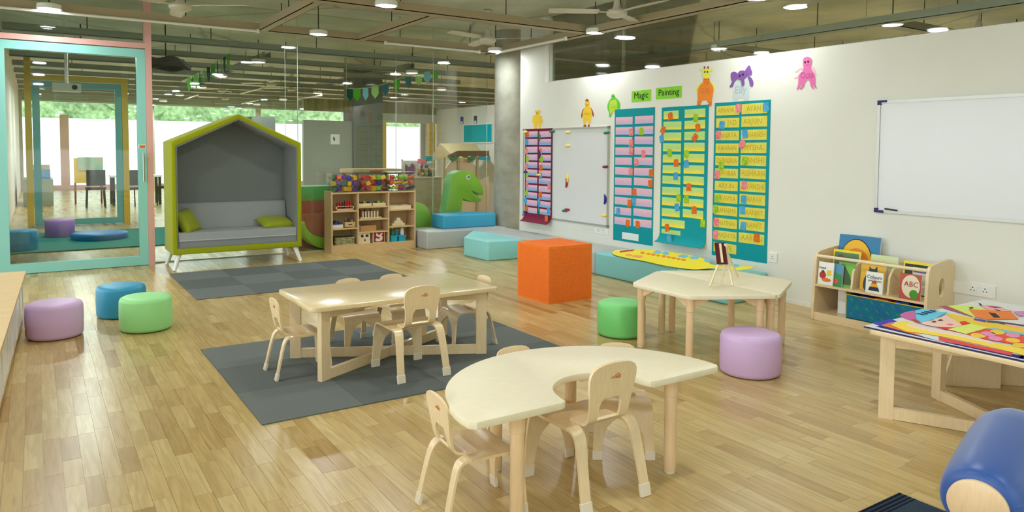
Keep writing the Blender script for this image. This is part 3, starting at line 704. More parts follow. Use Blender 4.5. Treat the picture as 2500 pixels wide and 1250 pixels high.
MB().box(.2,.3,.05,.13,.008,.062).build('block', PINE, tr, 0)
pg = at_shelf('peg_stand', 'wooden stand of upright posts with bead people', 'toy', 3.70, 9.40, MS[1])
MB().box(0,.31,0,.12,0,.016).build('base', WT, pg, 0)
for i in range(6): MB().box(.035+i*.043,.055+i*.043,.02,.05,.016,.10).build('post', WT, pg, 0)
for i in range(3): MB().lathe([(0,0),(.016,.0),(.012,.05),(.008,.055),(.016,.07),(.017,.085),(0,.10)], 12, (.02+.08*i,.085,.016)).lathe([(0,0),(.008,0),(.008,.03),(0,.03)], 8, (.02+.08*i,.085,.10)).build('bead_figure', mat('walnut', (120,70,50), .5), pg)
bx = at_shelf('rope_basket', 'white tray heaped with blue threading cord', 'toy', 3.30, 9.39, LS[0])
MB().box(0,.15,0,.14,0,.045).bevel(.004,1).build('tray', WHITE, bx, 0)
for i in range(3): MB().tube([(.075+(.05-.01*i)*math.cos(a*.5), .07+(.045)*math.sin(a*.5), .052+.016*i+.006*math.sin(a*1.7+i)) for a in range(13)], .010, 6).build('cord', TOYM['navy' if i == 1 else 'blue'], bx)
bx = at_shelf('wooden_box', 'open wooden box with slot handle full of blue and yellow sticks', 'box', 3.475, 9.39, LS[0])
MB().box(0,.15,0,.008,0,.075).box(0,.15,.132,.14,0,.075).box(0,.008,.008,.132,0,.075).box(.142,.15,.008,.132,0,.075).box(0,.15,0,.14,0,.006).build('box', PINE, bx, 0)
MB().box(.05,.10,-.001,.002,.035,.048).build('slot', DARKP, bx, 0)
for i in range(8): MB().box(.012+i*.016,.024+i*.016,.03+.03*(i%3),.05+.03*(i%3),.006,.105+.012*(i%2)).build('stick', TOYM[('blue','yellow','blue','navy','lime','blue','yellow','blue')[i]], bx, 0)
tag(MB().box(3.70,3.93,9.40,9.53,MS[0],MS[0]+.075).bevel(.004,1).build('closed_box', mat('brown_wood', (206,152,98), .5, .4, .12, 8, stretch=(2,8,8)), smooth=0), 'closed brown wooden box in the middle column of the shelf', 'box')
tag(MB().box(3.665,3.69,9.39,9.56,MS[0],MS[0]+.09).build('blue_booklet', mat('slate_blue', (110,150,190), .6), smooth=0), 'thin slate blue booklet standing beside the brown box', 'book')
for i in range(5):
    o = tag(MB().box(3.335+.006*(i%2),3.605+.004*((i+1)%2),9.375,9.545,.105+i*.021,.122+i*.021).bevel(.002,1).build('puzzle_board', mat('puzzle_board', (206,196,150), .6, .3, .4, 30, c2=(120,120,84)), smooth=0), 'flat olive puzzle board in a stack at the shelf bottom', 'puzzle board', 'stacked puzzle boards')
    MB().box(3.335,3.605,9.374,9.545,.122+i*.021,.126+i*.021).build('rim', mat('board_rim', (74,84,52), .6), o, 0)
fc = at_shelf('sorting_cube', 'beige wooden sorting cube with dark shape holes', 'toy', 3.668, 9.37, .105)
MB().box(0,.16,0,.15,0,.145).bevel(.006,1).build('body', DOWEL, fc, 0)
MB().lathe([(0,0),(.020,0),(.020,.003),(0,.003)], 16, (.045,.0015,.105), (0,-1,0)).build('round_hole', DARKP, fc)
MB().box(.095,.135,-.002,.001,.09,.122).build('square_hole', DARKP, fc, 0)
MB().prism([(.07,.03),(.098,.035),(.088,.068),(.076,.06)], .003, lambda u, v, t: (u,-.002+t,v)).build('petal_hole', mat('dark_amber', (120,80,20), .6), fc, 0)
fc = at_shelf('picture_cube', 'cream box with dark red picture print on the shelf bottom', 'box', 3.875, 9.37, .105)
MB().box(0,.17,0,.12,0,.155).bevel(.004,1).build('body', DOWEL, fc, 0)
MB().box(.008,.162,-.002,.001,.008,.147).build('picture', mat('crimson_print', (150,30,44), .6), fc, 0)
MB().prism(outline([(.03,.03),(.07,.018),(.12,.03),(.135,.07),(.12,.10),(.135,.13),(.10,.122),(.085,.10),(.06,.125),(.045,.135),(.04,.10),(.06,.085),(.09,.075),(.095,.06),(.07,.055),(.04,.065)],4), .003, lambda u, v, t: (u,-.004+t,v)).build('figure', mat('cream_print', (238,226,214), .6), fc, 0)
wb = 0
for lv, cnt in ((0,3),(1,2),(2,1)):
    for k in range(cnt):
        o = MB().prism([(-.032,0),(.032,0),(.032,.03),(0,.045),(-.032,.03)] if (lv == 2) else [(-.032,0),(.032,0),(.032,.034),(-.032,.034)], .10, lambda u, v, t: (4.20+.066*k+.033*lv+u, 9.40+t, RS[0]+lv*.034+v)).bevel(.002,1).build('wooden_block', DOWEL, None, 0)
        tag(o, 'pale wooden building block in the small stack on the shelf', 'block', 'stacked wooden blocks')
cd = at_shelf('cleaning_caddy', 'turquoise two-tub plastic caddy at the shelf bottom', 'caddy', 4.135, 9.37, .105)
CADM = mat('turquoise_plastic', (28,172,206), .4, .5)
for u in (0, .125): MB().prism(rrect(u+.004,u+.106,.004,.126,.02), .075, lambda a, b, t: (a+(a-u-.055)*t*1.2, b+(b-.065)*t*1.2, t)).build('tub', CADM, cd)
MB().box(-.008,.24,-.006,.136,.075,.083).bevel(.003,1).build('rim', CADM, cd, 0); MB().box(.108,.122,.055,.075,.08,.15).box(.09,.14,.052,.078,.14,.158).build('handle', CADM, cd, 0)
for lb, x_, h_, c_ in (('green squeezy bottle standing in the turquoise caddy',.05,.13,'green'),('white spray bottle standing in the turquoise caddy',.20,.17,None)):
    o = thing('bottle', lb, 'bottle', (4.135+x_,9.435,.185)); m_ = TOYM[c_] if c_ else WHITE
    MB().lathe([(0,0),(.026,0),(.028,.05),(.022,h_*.55),(.010,h_*.62),(.010,h_*.7),(0,h_*.7)], 16).build('body', m_, o)
    if c_: MB().cyl((0,0,h_*.7),(0,0,h_*.85),.012,seg=10).build('cap', WHITE, o)
    else:
        MB().prism([(-.012,h_*.68),(.02,h_*.68),(.018,h_*.9),(-.035,h_*.92),(-.038,h_*.84),(-.012,h_*.82)], .02, lambda u, v, t: (u,-.01+t,v)).build('spray_head', mat('grey_blue', (120,140,180), .5), o, 0)

# ---- soft play blocks
def soft(nm, label, poly, z0, z1, m, bv=.02):
    return tag(MB().prism(poly, z1-z0, ZUP(z0)).bevel(bv, 3).build(nm, m, None, 60), label, 'play block')
R4 = lambda x0, x1, y0, y1: [(x0,y0),(x1,y0),(x1,y1),(x0,y1)]
soft('foam_platform', 'low grey vinyl platform in front of the glass under the blue block', R4(4.54,5.86,9.065,9.66), 0, .25, PLATG)
soft('foam_platform', 'low grey vinyl platform along the white wall under the small whiteboard', R4(5.275,WX-.002,6.315,9.06), 0, .25, PLATG)
soft('foam_block', 'azure blue vinyl block lying on the grey platform', R4(4.905,5.80,9.26,9.66), .25, .45, BLOCKB, .022)
soft('foam_wedge', 'pale aqua five-sided vinyl block beside the orange cube', [(4.73,7.74),(5.26,7.70),(5.26,8.96),(5.22,8.96),(4.71,8.32)], 0, .25, AQUA, .022)
soft('foam_bench', 'aqua vinyl bench against the white wall under the paper banner', R4(5.267,WX-.002,5.06,6.305), 0, .25, AQUAB)
soft('foam_bench', 'aqua vinyl bench end block behind the hexagon table', R4(5.25,WX-.002,4.40,5.05), 0, .25, AQUAB)
# orange cube with raised grid
oc = thing('vinyl_cube', 'large orange cube with a fine raised grid standing on the floor', 'cube', (4.115,5.52,0))
s_ = .252; h_ = .525
MB().box(-s_,s_,-s_,s_,0,h_).bevel(.014,2).build('body', ORANGE, oc, 60)
st = MB(); k_ = 26; p_ = 2*(s_-.016)/k_; kz = int((h_-.03)/p_)
def stud(c, n):
    a = p_*.36; e = .0035; n = Vector(n); u = Vector((0,0,1)) if abs(n.z) < .5 else Vector((1,0,0)); v = n.cross(u)
    q = [st.bm.verts.new(Vector(c)+u*i*a+v*j*a) for i, j in ((-1,-1),(1,-1),(1,1),(-1,1))]; t_ = [st.bm.verts.new(Vector(c)+u*i*a*.8+v*j*a*.8+n*e) for i, j in ((-1,-1),(1,-1),(1,1),(-1,1))]
    st.bm.faces.new(t_)
    for i in range(4): st.bm.faces.new((q[i],q[(i+1)%4],t_[(i+1)%4],t_[i]))
for i in range(k_):
    u = -s_+.016+p_*(i+.5)
    for j in range(kz):
        z = .018+p_*(j+.5)
        for c, n_ in (((u,-s_,z),(0,-1,0)),((-s_,u,z),(-1,0,0)),((s_,u,z),(1,0,0)),((u,s_,z),(0,1,0))): stud(c, n_)
    for j in range(k_): stud((u,-s_+.016+p_*(j+.5),h_), (0,0,1))
so = st.build('grid_studs', ORANGE, oc, 0); so['kind'] = 'stuff'

# ---- round vinyl stools
def stool(label, x, y, m, r=.185, h=.26):
    pr = [(0,.004),(r-.02,.004),(r-.006,.012),(r,.03),(r+.002,h*.5),(r,h-.035),(r-.008,h-.012),(r-.028,h-.002),(r-.06,h),(0,h+.002)]
    t = thing('pouf_stool', label, 'stool', (x,y,0), 0, 'round vinyl stools')
    MB().lathe(pr, 48).build('cover', m, t, 60)
    MB().lathe([(0,0),(r-.03,0),(r-.03,.006),(0,.006)], 32).build('base', DARKP, t)
stool('lilac round vinyl stool beside the white low cubby unit', .095, 6.29, LILAC)
stool('blue round vinyl stool standing behind the mint stool', .575, 6.79, BLUEV)
stool('mint green round vinyl stool touching the blue stool', .69, 6.185, MINT)
stool('green round vinyl stool under the hexagon table edge', 3.715, 4.125, GREEN2, .182, .255)
stool('lilac round vinyl stool on the floor before the hexagon table', 3.765, 2.965, LILAC, .187, .262)

# ---- carpets of square tiles
def carpet(label, x0, y0, t, nx, ny):
    c = thing('tile_carpet', label, 'carpet', (x0,y0,0), 0, 'grey carpets'); rr = random.Random(x0)
    um = MB().box(0,t-.002,0,t-.002,0,.006).mesh('carpet_tile', RUGM, 0)
    for i in range(nx):
        for j in range(ny):
            o = link('carpet_tile', um, c, (i*t,j*t,.0005)); o['tone'] = (-.12 if (i+j) % 2 else .12)+rr.uniform(-.06,.06)
carpet('grey carpet of square tiles in front of the house sofa', 1.215, 7.115, .545, 4, 3)
carpet('grey carpet of square tiles under the rectangular table', .93, 3.70, .543, 4, 3)
dr = thing('striped_mat', 'dark navy striped floor mat beside the blue armchair', 'mat', (2.93,1.554,0))
MB().box(-1.1,0,-.9,0,.0005,.008).build('mat_body', mat('navy_carpet', (58,72,88), .95, .1, .2, 150, bump=.4, bscale=300), dr, 0)
for y0, y1 in ((-.012,0),(-.032,-.022),(-.05,-.042),(-.066,-.06),(-.19,-.18),(-.205,-.198),(-.6,-.235)): MB().box(-1.1,.0005,y0,y1,.008,.009).build('stripe', mat('midnight_carpet', (24,30,44), .95, .1), dr, 0)

# ---- bentwood chairs
def strip(path, xi, xo, t=.012, s=1):
    return MB().sheet([[(s*a,y,z),(s*(a*.66+b*.34),y,z),(s*(a*.33+b*.67),y,z),(s*b,y,z)] for (y,z),a,b in zip(path,xi,xo)], t)
LOGO = mat('logo_print', (214,120,60), .6)
def make_chair():
    t = thing('bentwood_chair', 'x', 'chair')
    fr = [(.065,.300),(.110,.300),(.136,.297),(.156,.288),(.168,.273),(.174,.255),(.178,.235),(.181,.215),(.184,.185),(.188,.13),(.195,.048)]
    fi = [0,0,0,0,0,0,.028,.062,.092,.112,.124]; fo = [.165,.165,.165,.166,.166,.167,.167,.168,.169,.171,.174]
    rr_ = [(-.080,.300),(-.100,.299),(-.118,.294),(-.132,.283),(-.142,.266),(-.150,.244),(-.162,.20),(-.176,.14),(-.196,.048)]
    ri = [.098,.103,.107,.110,.113,.116,.121,.126,.131]; ro = [.163,.163,.163,.163,.164,.165,.167,.170,.174]
    for s in (-1, 1):
        l = strip(fr, fi, fo, .012, s).build('leg', PLYV, t, 50)
        MB().sheet([[(s*a,y,z) for a in (.121,.1775)] for y,z in ((.1945,.05),(.199,.0))], .018).bevel(.002,1).build('foot_cap', CAP, l, 0)
        l = strip(rr_, ri, ro, .012, s).build('leg', PLYV, t, 50)
        MB().sheet([[(s*a,y,z) for a in (.127,.1775)] for y,z in ((-.1955,.05),(-.2075,.0))], .018).bevel(.002,1).build('foot_cap', CAP, l, 0)
    rows = []
    for i in range(7):
        y = -.080+.145*i/6
        rows.append([(x, y, .300-.006*math.cos(x/.165*math.pi/2)*math.sin(math.pi*i/6)) for x in (-.165,-.13,-.098,-.05,0,.05,.098,.13,.165)])
    MB().sheet(rows, .012).build('seat', mat('seat_ply_shaded', (232,200,150), .3, .5, .10, 9, stretch=(2,14,2), coat=.25), t, 50)  # ply tinted a darker tan: shadow on the seat put into its colour
    bp = [(-.02,.309),(-.075,.310),(-.105,.313),(-.125,.322),(-.138,.337),(-.145,.356),(-.149,.376),(-.153,.394),(-.155,.404),(-.158,.425),(-.165,.470),(-.171,.508),(-.175,.530),(-.179,.548),(-.182,.560),(-.1835,.567),(-.1845,.571)]
    ww = [.097,.098,.099,.100,.101,.102,.103,.104,.105,.108,.117,.120,.117,.107,.088,.062,.025]
    hh = [.05,.05,.05,.052,.056,.057,.057,.057,.054,.040,.03,.03,.03,.03,.03,.02,.008]
    rows = [[(-w,y,z),(-(w+h)/2,y,z),(-h,y,z),(0,y,z),(h,y,z),((w+h)/2,y,z),(w,y,z)] for (y,z),w,h in zip(bp,ww,hh)]
    MB().sheet(rows, .012, {(i,j) for i in (4,5,6,7,8) for j in (2,3)}).build('backrest', PLYV, t, 50)
    lg = MB(); Y = -.1805
    def seg(a, b): lg.bar((a[0],Y+(a[1]-.515)*-.16,a[1]), (b[0],Y+(b[1]-.515)*-.16,b[1]), .0018, .0018, (0,1,0))
    for a, b in (((.034,.512),(.018,.524)),((.018,.524),(.002,.512)),((.030,.512),(.030,.503)),((.030,.503),(.012,.503)),((.024,.514),(.024,.505)),((.018,.515),(.013,.505)),((.010,.512),(.010,.504)),((.004,.512),(.000,.504)),((-.004,.512),(-.004,.505)),((-.010,.512),(-.016,.505))): seg(a, b)
    lg.build('logo', LOGO, t, 0)
    return t
ch = make_chair(); D_ = math.radians
ch.location = (1.945,4.115,.0065); ch.rotation_euler = (0,0,D_(0)); ch['label'] = 'larger plywood chair with its back to the open room at the rectangular table'; ch['group'] = 'bentwood chairs'
SM = .835
dup(ch, (1.89,2.312,0), D_(0), 'larger plywood chair pulled into the notch of the half-moon table')
dup(ch, (1.352,4.482,.0065), D_(-90), 'small plywood chair at the rectangular table end nearest the mint stool', SM)
dup(ch, (2.575,4.51,.0065), D_(88), 'small plywood chair at the rectangular table end nearest the orange cube', SM)
dup(ch, (1.875,4.865,.0065), D_(180), 'small plywood chair tucked under the long side of the rectangular table facing its larger chair', .80)
dup(ch, (2.225,4.88,.0065), D_(182), 'small plywood chair on the sofa side of the rectangular table next to the end chair', .80)
dup(ch, (1.400,2.405,0), D_(-94), 'small plywood chair at the rounded end of the half-moon table', SM)
dup(ch, (1.90,2.735,0), D_(178), 'small plywood chair pushed under the curved side of the half-moon table nearest the carpet', .80)
dup(ch, (2.290,2.545,0), D_(146), 'small plywood chair under the curved side of the half-moon table nearest the lilac stool', .80)

# ---- rectangular table with crossed closed frames
def cross_table(label, x0, x1, y0, y1, z, tm, px0, px1, py0, py1, legs=True):
    cx, cy = (x0+x1)/2, (y0+y1)/2
    t = thing('rectangular_table', label, 'table', (cx,cy,0))
    MB().prism(rrect(x0-cx,x1-cx,y0-cy,y1-cy,.045), .026, ZUP(z-.026)).bevel(.005,2,60).build('tabletop', tm, t, 25)
    A = [((px0-cx,py0-cy),(px1-cx,py1-cy)), ((px0-cx,py1-cy),(px1-cx,py0-cy))]
    for k, (a, b) in enumerate(A):
        a, b = Vector(a+(0,)), Vector(b+(0,)); d = (b-a).normalized(); dz = .0008*k; up = (0,0,1)
        for e, s in ((a,1),(b,-1)): MB().bar(e+d*s*.035+Vector((0,0,.0)), e+d*s*.035+Vector((0,0,z-.026)), .034, .07, d).bevel(.002,1).build('leg', PLYV, t, 0)
        for zz in (.031, z-.057): MB().bar(a+d*.07+Vector((0,0,zz+dz)), b-d*.07+Vector((0,0,zz+dz)), .03-.001*k, .060, up).bevel(.002,1).build('rail', PLY, t, 0)
    return t
tb1 = cross_table('rectangular oak-top table with crossed plywood frames on the grey carpet', 1.325, 2.625, 4.14, 4.845, .46, OAKT, 1.395, 2.56, 4.205, 4.80)
tb1.location.z = .0065
for o in [tb1]: pass

def round_leg(t, x, y, h, r=.027):
    l = MB().lathe([(r-.002,.012),(r,.03),(r,h)], 24, (x,y,0)).build('leg', BEECH, t)
    MB().lathe([(0,0),(r-.004,0),(r-.002,.003),(r-.002,.014),(0,.014)], 24, (x,y,0)).build('foot_cap', CAP, l)
    MB().lathe([(r,h-.09),(r+.0035,h-.088),(r+.0035,h),(r,h)], 24, (x,y,0)).build('collar', BEECH, l)
# ---- half-moon table
hm = thing('half_moon_table', 'half-moon table with a cut-out notch and round legs', 'table', (1.865,2.15,0))
R_, r_, c_ = .635, .212, .035
pts = []
for i in range(41):
    a = math.radians(180*i/40); pts.append((R_*math.cos(a), max(R_*math.sin(a), 0)))
pts = [(R_-.004,-.008)] + pts[1:-1] + [(-R_+.004,-.008),(-R_+.025,-.03),(-r_-.03,-.03),(-r_-.008,-.02)]
for i in range(1,20): a = math.radians(180-180*i/20); pts.append((r_*math.cos(a), r_*math.sin(a)))
pts += [(r_+.008,-.02),(r_+.03,-.03),(R_-.025,-.03)]
MB().prism(pts, .027, ZUP(.433)).bevel(.006,2,55).build('tabletop', PLYT, hm, 25)
for x_, y_ in ((-.375,.07),(.42,.06),(.205,.49),(-.205,.49)): round_leg(hm, x_, y_, .433)
for a, b in (((-.375,.07),(-.205,.49)),((.42,.06),(.205,.49)),((-.205,.49),(.205,.49))): MB().bar(Vector(a+(.405,)), Vector(b+(.405,)), .018, .05).build('apron', BEECH, hm, 0)

# ---- two trapezoid tables pushed into a hexagon
def trapezoid(label, sgn):
    t = thing('trapezoid_table', label, 'table', (4.07,3.545,0), 0, 'trapezoid tables')
    L2, S2, dp = .56, .27, .54
    q = [(sgn*.003,-L2),(sgn*dp,-S2),(sgn*dp,S2),(sgn*.003,L2)]
    # rounded corners
    out = []
    for i in range(4):
        p, a, b = Vector(q[i]), Vector(q[i-1]), Vector(q[(i+1)%4]); ra = .045
        u, v = p+(a-p).normalized()*ra, p+(b-p).normalized()*ra
        for k in range(5):
            s = k/4; out.append(tuple(u*(1-s)**2+p*2*s*(1-s)+v*s*s))
    MB().prism(out, .026, ZUP(.434)).bevel(.005,2,55).build('tabletop', PLYT, t, 25)
    lg = [(sgn*.055,-L2+.11),(sgn*(dp-.06),-S2+.04),(sgn*(dp-.06),S2-.04),(sgn*.055,L2-.11)]
    for x_, y_ in lg: round_leg(t, x_, y_, .434, .026)
    for i in range(4):
        a, b = Vector(lg[i]+(.40,)), Vector(lg[(i+1)%4]+(.40,)); d = (b-a).normalized()
        for e, s in ((a,1),(b,-1)):
            MB().prism([(0,-.034),(0,.034),(.14,.034),(.13,.022),(.05,-.02)], .02, lambda u, v, tt: tuple(e+d*s*u+Vector((-d.y,d.x,0))*(tt-.01)+Vector((0,0,v)))).build('corner_brace', BEECH, t, 0)
    return t
trapezoid('trapezoid table half of the hexagon nearest the lilac floor stool', -1)
trapezoid('trapezoid table half of the hexagon nearest the white wall', 1)

# ---- mini easel on the hexagon table
EZ = Vector((4.07,3.50,.46))
ez = thing('mini_easel', 'small wooden tabletop easel holding a dark red chalkboard', 'easel', EZ)
fa, fb, fd, fc_ = (atz(px,py,.46)-EZ for px, py in ((1733,701),(1789,699),(1801,677),(1765,678)))
apex = Vector((.035,-.03,.255))
for f_, k in ((fa,0),(fb,1),(fd,2),(fc_,3)):
    f_.z = .006
    MB().bar(f_, apex+Vector((.006*(k-1.5),0,-.012*(k > 1))), .011, .013, (1,.3,0)).build('leg', DOWEL, ez, 0)
mid = (fa+fb)/2
MB().bar(fa*.55+apex*.45, fb*.55+apex*.45, .012, .014).build('crossbar', DOWEL, ez, 0)
MB().bar(fd*.62+apex*.38, fc_*.62+apex*.38, .012, .012).build('crossbar', DOWEL, ez, 0)
MB().cyl(apex+Vector((0,0,-.012)), apex+Vector((0,0,.028)), .012, seg=12).build('top_peg', DOWEL, ez)
u_ = (fc_-fa).normalized(); e1 = fa*.42+apex*.58; e2 = apex*.97+fa*.03; up_ = (e2-e1).normalized(); sd_ = Vector((.80,-.60,0)); nn = sd_.cross(up_).normalized()
bc = (e1+e2)/2+nn*.012+Vector((.0,.012,.012))
MB().obox(bc, (.075,.17,.006), Matrix((sd_, up_-sd_*up_.dot(sd_), nn)).transposed().normalized()).build('chalkboard', mat('maroon_slate', (92,34,40), .7, .2), ez, 0)
MB().obox(bc+nn*.006, (.016,.15,.008), Matrix((sd_, up_-sd_*up_.dot(sd_), nn)).transposed().normalized()).build('centre_rail', DOWEL, ez, 0)
# ================================================================== WALL PIECES
WF = lambda x: (lambda u, v, t: (x-t, u, v))            # outline in (y,z) on the wall plane, growing into the room
def wpx(pts, ox=0, oy=0, s=1, X=WX):
    r = []
    for a, b in pts:
        p = atx(ox+a*s, oy+b*s, X); r.append((p.y, p.z))
    return r
def wtext(parent, s, y, z, size, m, x, tilt=0, name='lettering', maxw=None):
    me = textmesh(s, size, m, name)
    xs = [v.co.x for v in me.vertices]; wd = max(xs)-min(xs) if xs else 1
    k = min(1, maxw/wd) if maxw else 1
    o = link(name, me, parent)
    rot = Matrix(((0,0,-1),(-1,0,0),(0,1,0)))@Matrix.Rotation(tilt, 3, 'Z')@Matrix.Diagonal((k,1,1))
    o.matrix_local = Matrix.Translation((x,y,z))@rot.to_4x4()
    return o
def mtext(s, w_, h_): pass

# ---- large whiteboard
wb = thing('whiteboard', 'large whiteboard with navy corner caps on the white wall', 'whiteboard', (WX,0,0))
y1, y0, z0, z1 = 3.362, 1.30, .912, 1.82
def wbx(nm, ya, yb, za, zb, xa, xb, m, par, bv=0):
    b = MB().box(-xb, -xa, ya, yb, za, zb)
    if bv: b.bevel(bv,1)
    return b.build(nm, m, par, 0)
wbx('board', y0, y1, z0, z1, 0, .012, BOARDW, wb)
for a, b, c, d in ((y0,y1,z0-.004,z0+.02),(y0,y1,z1-.02,z1+.004),(y1-.02,y1+.003,z0,z1),(y0,y0+.02,z0,z1)): wbx('frame_bar', a, b, c, d, 0, .02, ALU, wb, .003)
for a, c in ((y1-.028,z0-.006),(y1-.028,z1-.032)):
    wbx('corner_cap', a, y1+.005, c, c+.038, .0, .022, NAVYP, wb, .004)
wbx('corner_cap', y1-.075, y1-.02, z0-.006, z0+.014, .0, .0222, NAVYP, wb); wbx('corner_cap', y1-.075, y1-.02, z1-.012, z1+.006, .0, .0222, NAVYP, wb)
mk = MB().cyl((WX-.03,3.27,z0+.03), (WX-.03,3.17,z0+.022), .007, seg=10).build('marker_pen', DARKP); tag(mk, 'black marker pen on the lower frame of the large whiteboard', 'marker pen')
# ---- small whiteboard
ws = thing('whiteboard', 'small whiteboard half covered by the maroon name chart', 'whiteboard', (WX,0,0))
SY0, SY1, SZ0, SZ1 = 6.712, 8.545, .472, 1.688
wbx('board', SY0, SY1, SZ0, SZ1, 0, .012, BOARDW, ws)
for a, b, c, d in ((SY0,SY1,SZ0-.006,SZ0+.018),(SY0,SY1,SZ1-.018,SZ1+.006),(SY1-.014,SY1+.006,SZ0,SZ1),(SY0-.006,SY0+.018,SZ0,SZ1)): wbx('frame_bar', a, b, c, d, 0, .02, ALU, ws, .003)
for a in (SY0-.01, SY1-.02):
    for c in (SZ0-.01, SZ1-.022): wbx('corner_cap', a, a+.03, c, c+.032, 0, .024, mat('grey_cap', (128,128,124), .4), ws, .004)
MAGC = {'yellow':(244,216,110),'green':(20,120,80),'red':(160,40,60),'navy':(30,30,140),'maroon':(120,44,70)}
for i, (px, py, c, sh) in enumerate([(1384,323,'yellow','r'),(1384,356,'yellow','r'),(1479,324,'green','r'),(1476,407,'maroon','r'),(1383.5,435,'yellow','b'),(1381,447,'red','b'),(1475,487,'navy','b'),(1382,512,'red','r'),(1376,515,'green','r'),(1472,526,'yellow','r'),
                       (1281,322,'yellow','r'),(1281.5,420,'navy','r'),(1281.5,517.5,'navy','r'),(1316,335,'green','b'),(1316.5,377,'navy','b'),(1314.5,427,'yellow','r'),(1346,321,'green','r'),(1314,515,'green','b')]):
    p = atx(px, py, WX-.04); m_ = mat('magnet_'+c, MAGC[c], .4)
    xb = WX-.012 if px > 1352 or px < 1284 else WX-.017
    o = thing('board_magnet', '', 'magnet', (xb-.013,p.y,p.z))
    if sh == 'r': MB().lathe([(0,-.032),(.012,-.032),(.013,-.02),(.013,.02),(.009,.034),(0,.036)], 12, (0,0,0), (0,-1,.05)).build('pawn', m_, o)
    else: MB().tube([(0,.010,-.045),(0,-.002,-.015),(0,-.002,.015),(0,.010,.045)], [.007,.013,.013,.006], 10).build('pawn', m_, o)
    if c == 'yellow' and sh == 'r': MB().lathe([(0,0),(.007,0),(.007,.006),(0,.006)], 10, (0,.032,0), (0,1,0)).build('tip', DARKP, o)
    where = {0:'upper',1:'second',2:'right edge',3:'right edge',4:'middle',5:'middle',6:'right edge',7:'lower',8:'lower',9:'lower right corner',10:'upper left corner of the frame',11:'left frame',12:'left frame foot'}.get(i, 'chart')
    lab = ['yellow pawn magnet uppermost in the left row of the bare whiteboard','yellow pawn magnet second from the top on the bare whiteboard','dark green pawn magnet in the top corner of the small whiteboard','maroon pawn magnet near the edge of the small whiteboard','yellow curved magnet above a red one on the small whiteboard','red curved magnet under a yellow one on the small whiteboard','navy blue curved magnet near the edge of the small whiteboard','red pawn magnet touching a green one low on the small whiteboard','green pawn magnet touching a red one low on the small whiteboard','yellow pawn magnet in the bottom corner of the small whiteboard',
           'yellow pawn magnet at the corner frame above the maroon chart edge','navy pawn magnet halfway up the frame beside the maroon chart','navy pawn magnet low on the frame beside the maroon chart','green curved magnet at the top of the maroon chart centre line','navy curved magnet on the maroon chart centre line','yellow pawn magnet on the maroon chart centre line','green pawn magnet on the top edge card of the maroon chart','green curved magnet at the foot of the maroon chart centre line'][i]
    o['label'] = lab; o.scale = (1.3,1.3,1.3)

# ---- name charts
STK = {'p':mat('sticker_pink', (244,160,164), .7, .2, .35, 40, c2=(226,110,120)), 'g':mat('sticker_lime', (186,220,60), .7, .2, .35, 40, c2=(130,180,30)), 'o':mat('sticker_orange', (236,128,48), .7, .2, .2, 40, c2=(210,96,30)), 'b':mat('sticker_blue', (96,180,222), .7, .2, .3, 40, c2=(64,146,202))}
FACE = mat('sticker_ink', (110,40,50), .7)
def chart(label, sheetm, y1, y0, z0, z1, curl, cards, cardm, names=None, stickers=(), base=0.0):
    """y1 = left edge (larger y), y0 = right edge; cards = list of (ya,yb,ztop,zbot)"""
    c = thing('name_chart', label, 'chart', (WX,0,0), 0, 'name charts')
    xb = .003+base
    path = [(xb, z1), (xb+.0015, (z0+z1)/2), (xb, z0+curl)]
    if curl: path += [(xb+.012, z0+curl*.55), (xb+.04, z0+curl*.2), (xb+.085, z0)]
    else: path += [(xb+.002, z0)]
    MB().sheet([[(-x, y, z) for y in (y1, (y0+y1)/2, y0)] for x, z in path], .003).build('sheet', sheetm, c, 60)
    obs = []
    for i, (ya, yb, zt, zb) in enumerate(cards):
        dx = 0; cc = None
        if curl and (zt+zb)/2 < z0+curl*.8:
            f = min(1, (z0+curl*.8-(zt+zb)/2)/(curl*.8)); dx = .055*f
        k = MB(); t_ = random.uniform(-.004,.004)
        k.prism([(ya,zb+t_),(yb,zb),(yb,zt),(ya,zt+t_)], .0014, WF(-xb-.0022-dx))
        o = k.build('name_card', cardm if not isinstance(cardm, list) else cardm[i], c, 0)
        if dx: pass
        obs.append(o)
        if names and names[i]:
            n_ = names[i]
            wtext(o, n_[0], ya+(yb-ya)*n_[1], (zt+zb)/2+t_/2, (zt-zb)*.74, INKY, -xb-.0042-dx, maxw=abs(yb-ya)*n_[2])
    for (y, z, cl_, rot) in stickers:
        r = math.radians(rot); h_, w_ = .042, .034
        q = [(y+math.cos(r)*a-math.sin(r)*b, z+math.sin(r)*a+math.cos(r)*b) for a, b in ((-w_,-h_),(w_,-h_),(w_,h_*.7),(w_*.6,h_),(-w_*.6,h_),(-w_,h_*.7))]
        dz = .05 if curl and z < z0+curl*.7 else 0
        s = MB().prism(q, .0012, WF(-xb-.0048-dz)).build('sticker', STK[cl_], c, 0)
        if cl_ in 'pg':
            e = MB()
            for a in (-.008,.010): e.box(-xb-.0064-dz, -xb-.0058-dz, y+a-.003, y+a+.003, z-h_*.82, z-h_*.66)
            e.build('feet', FACE, s, 0)
    return c
def stk(L):
    r = []
    for px, py, c_, rot in L:
        p = atx(px, py, WX-.006); r.append((p.y, p.z, c_, rot))
    return r
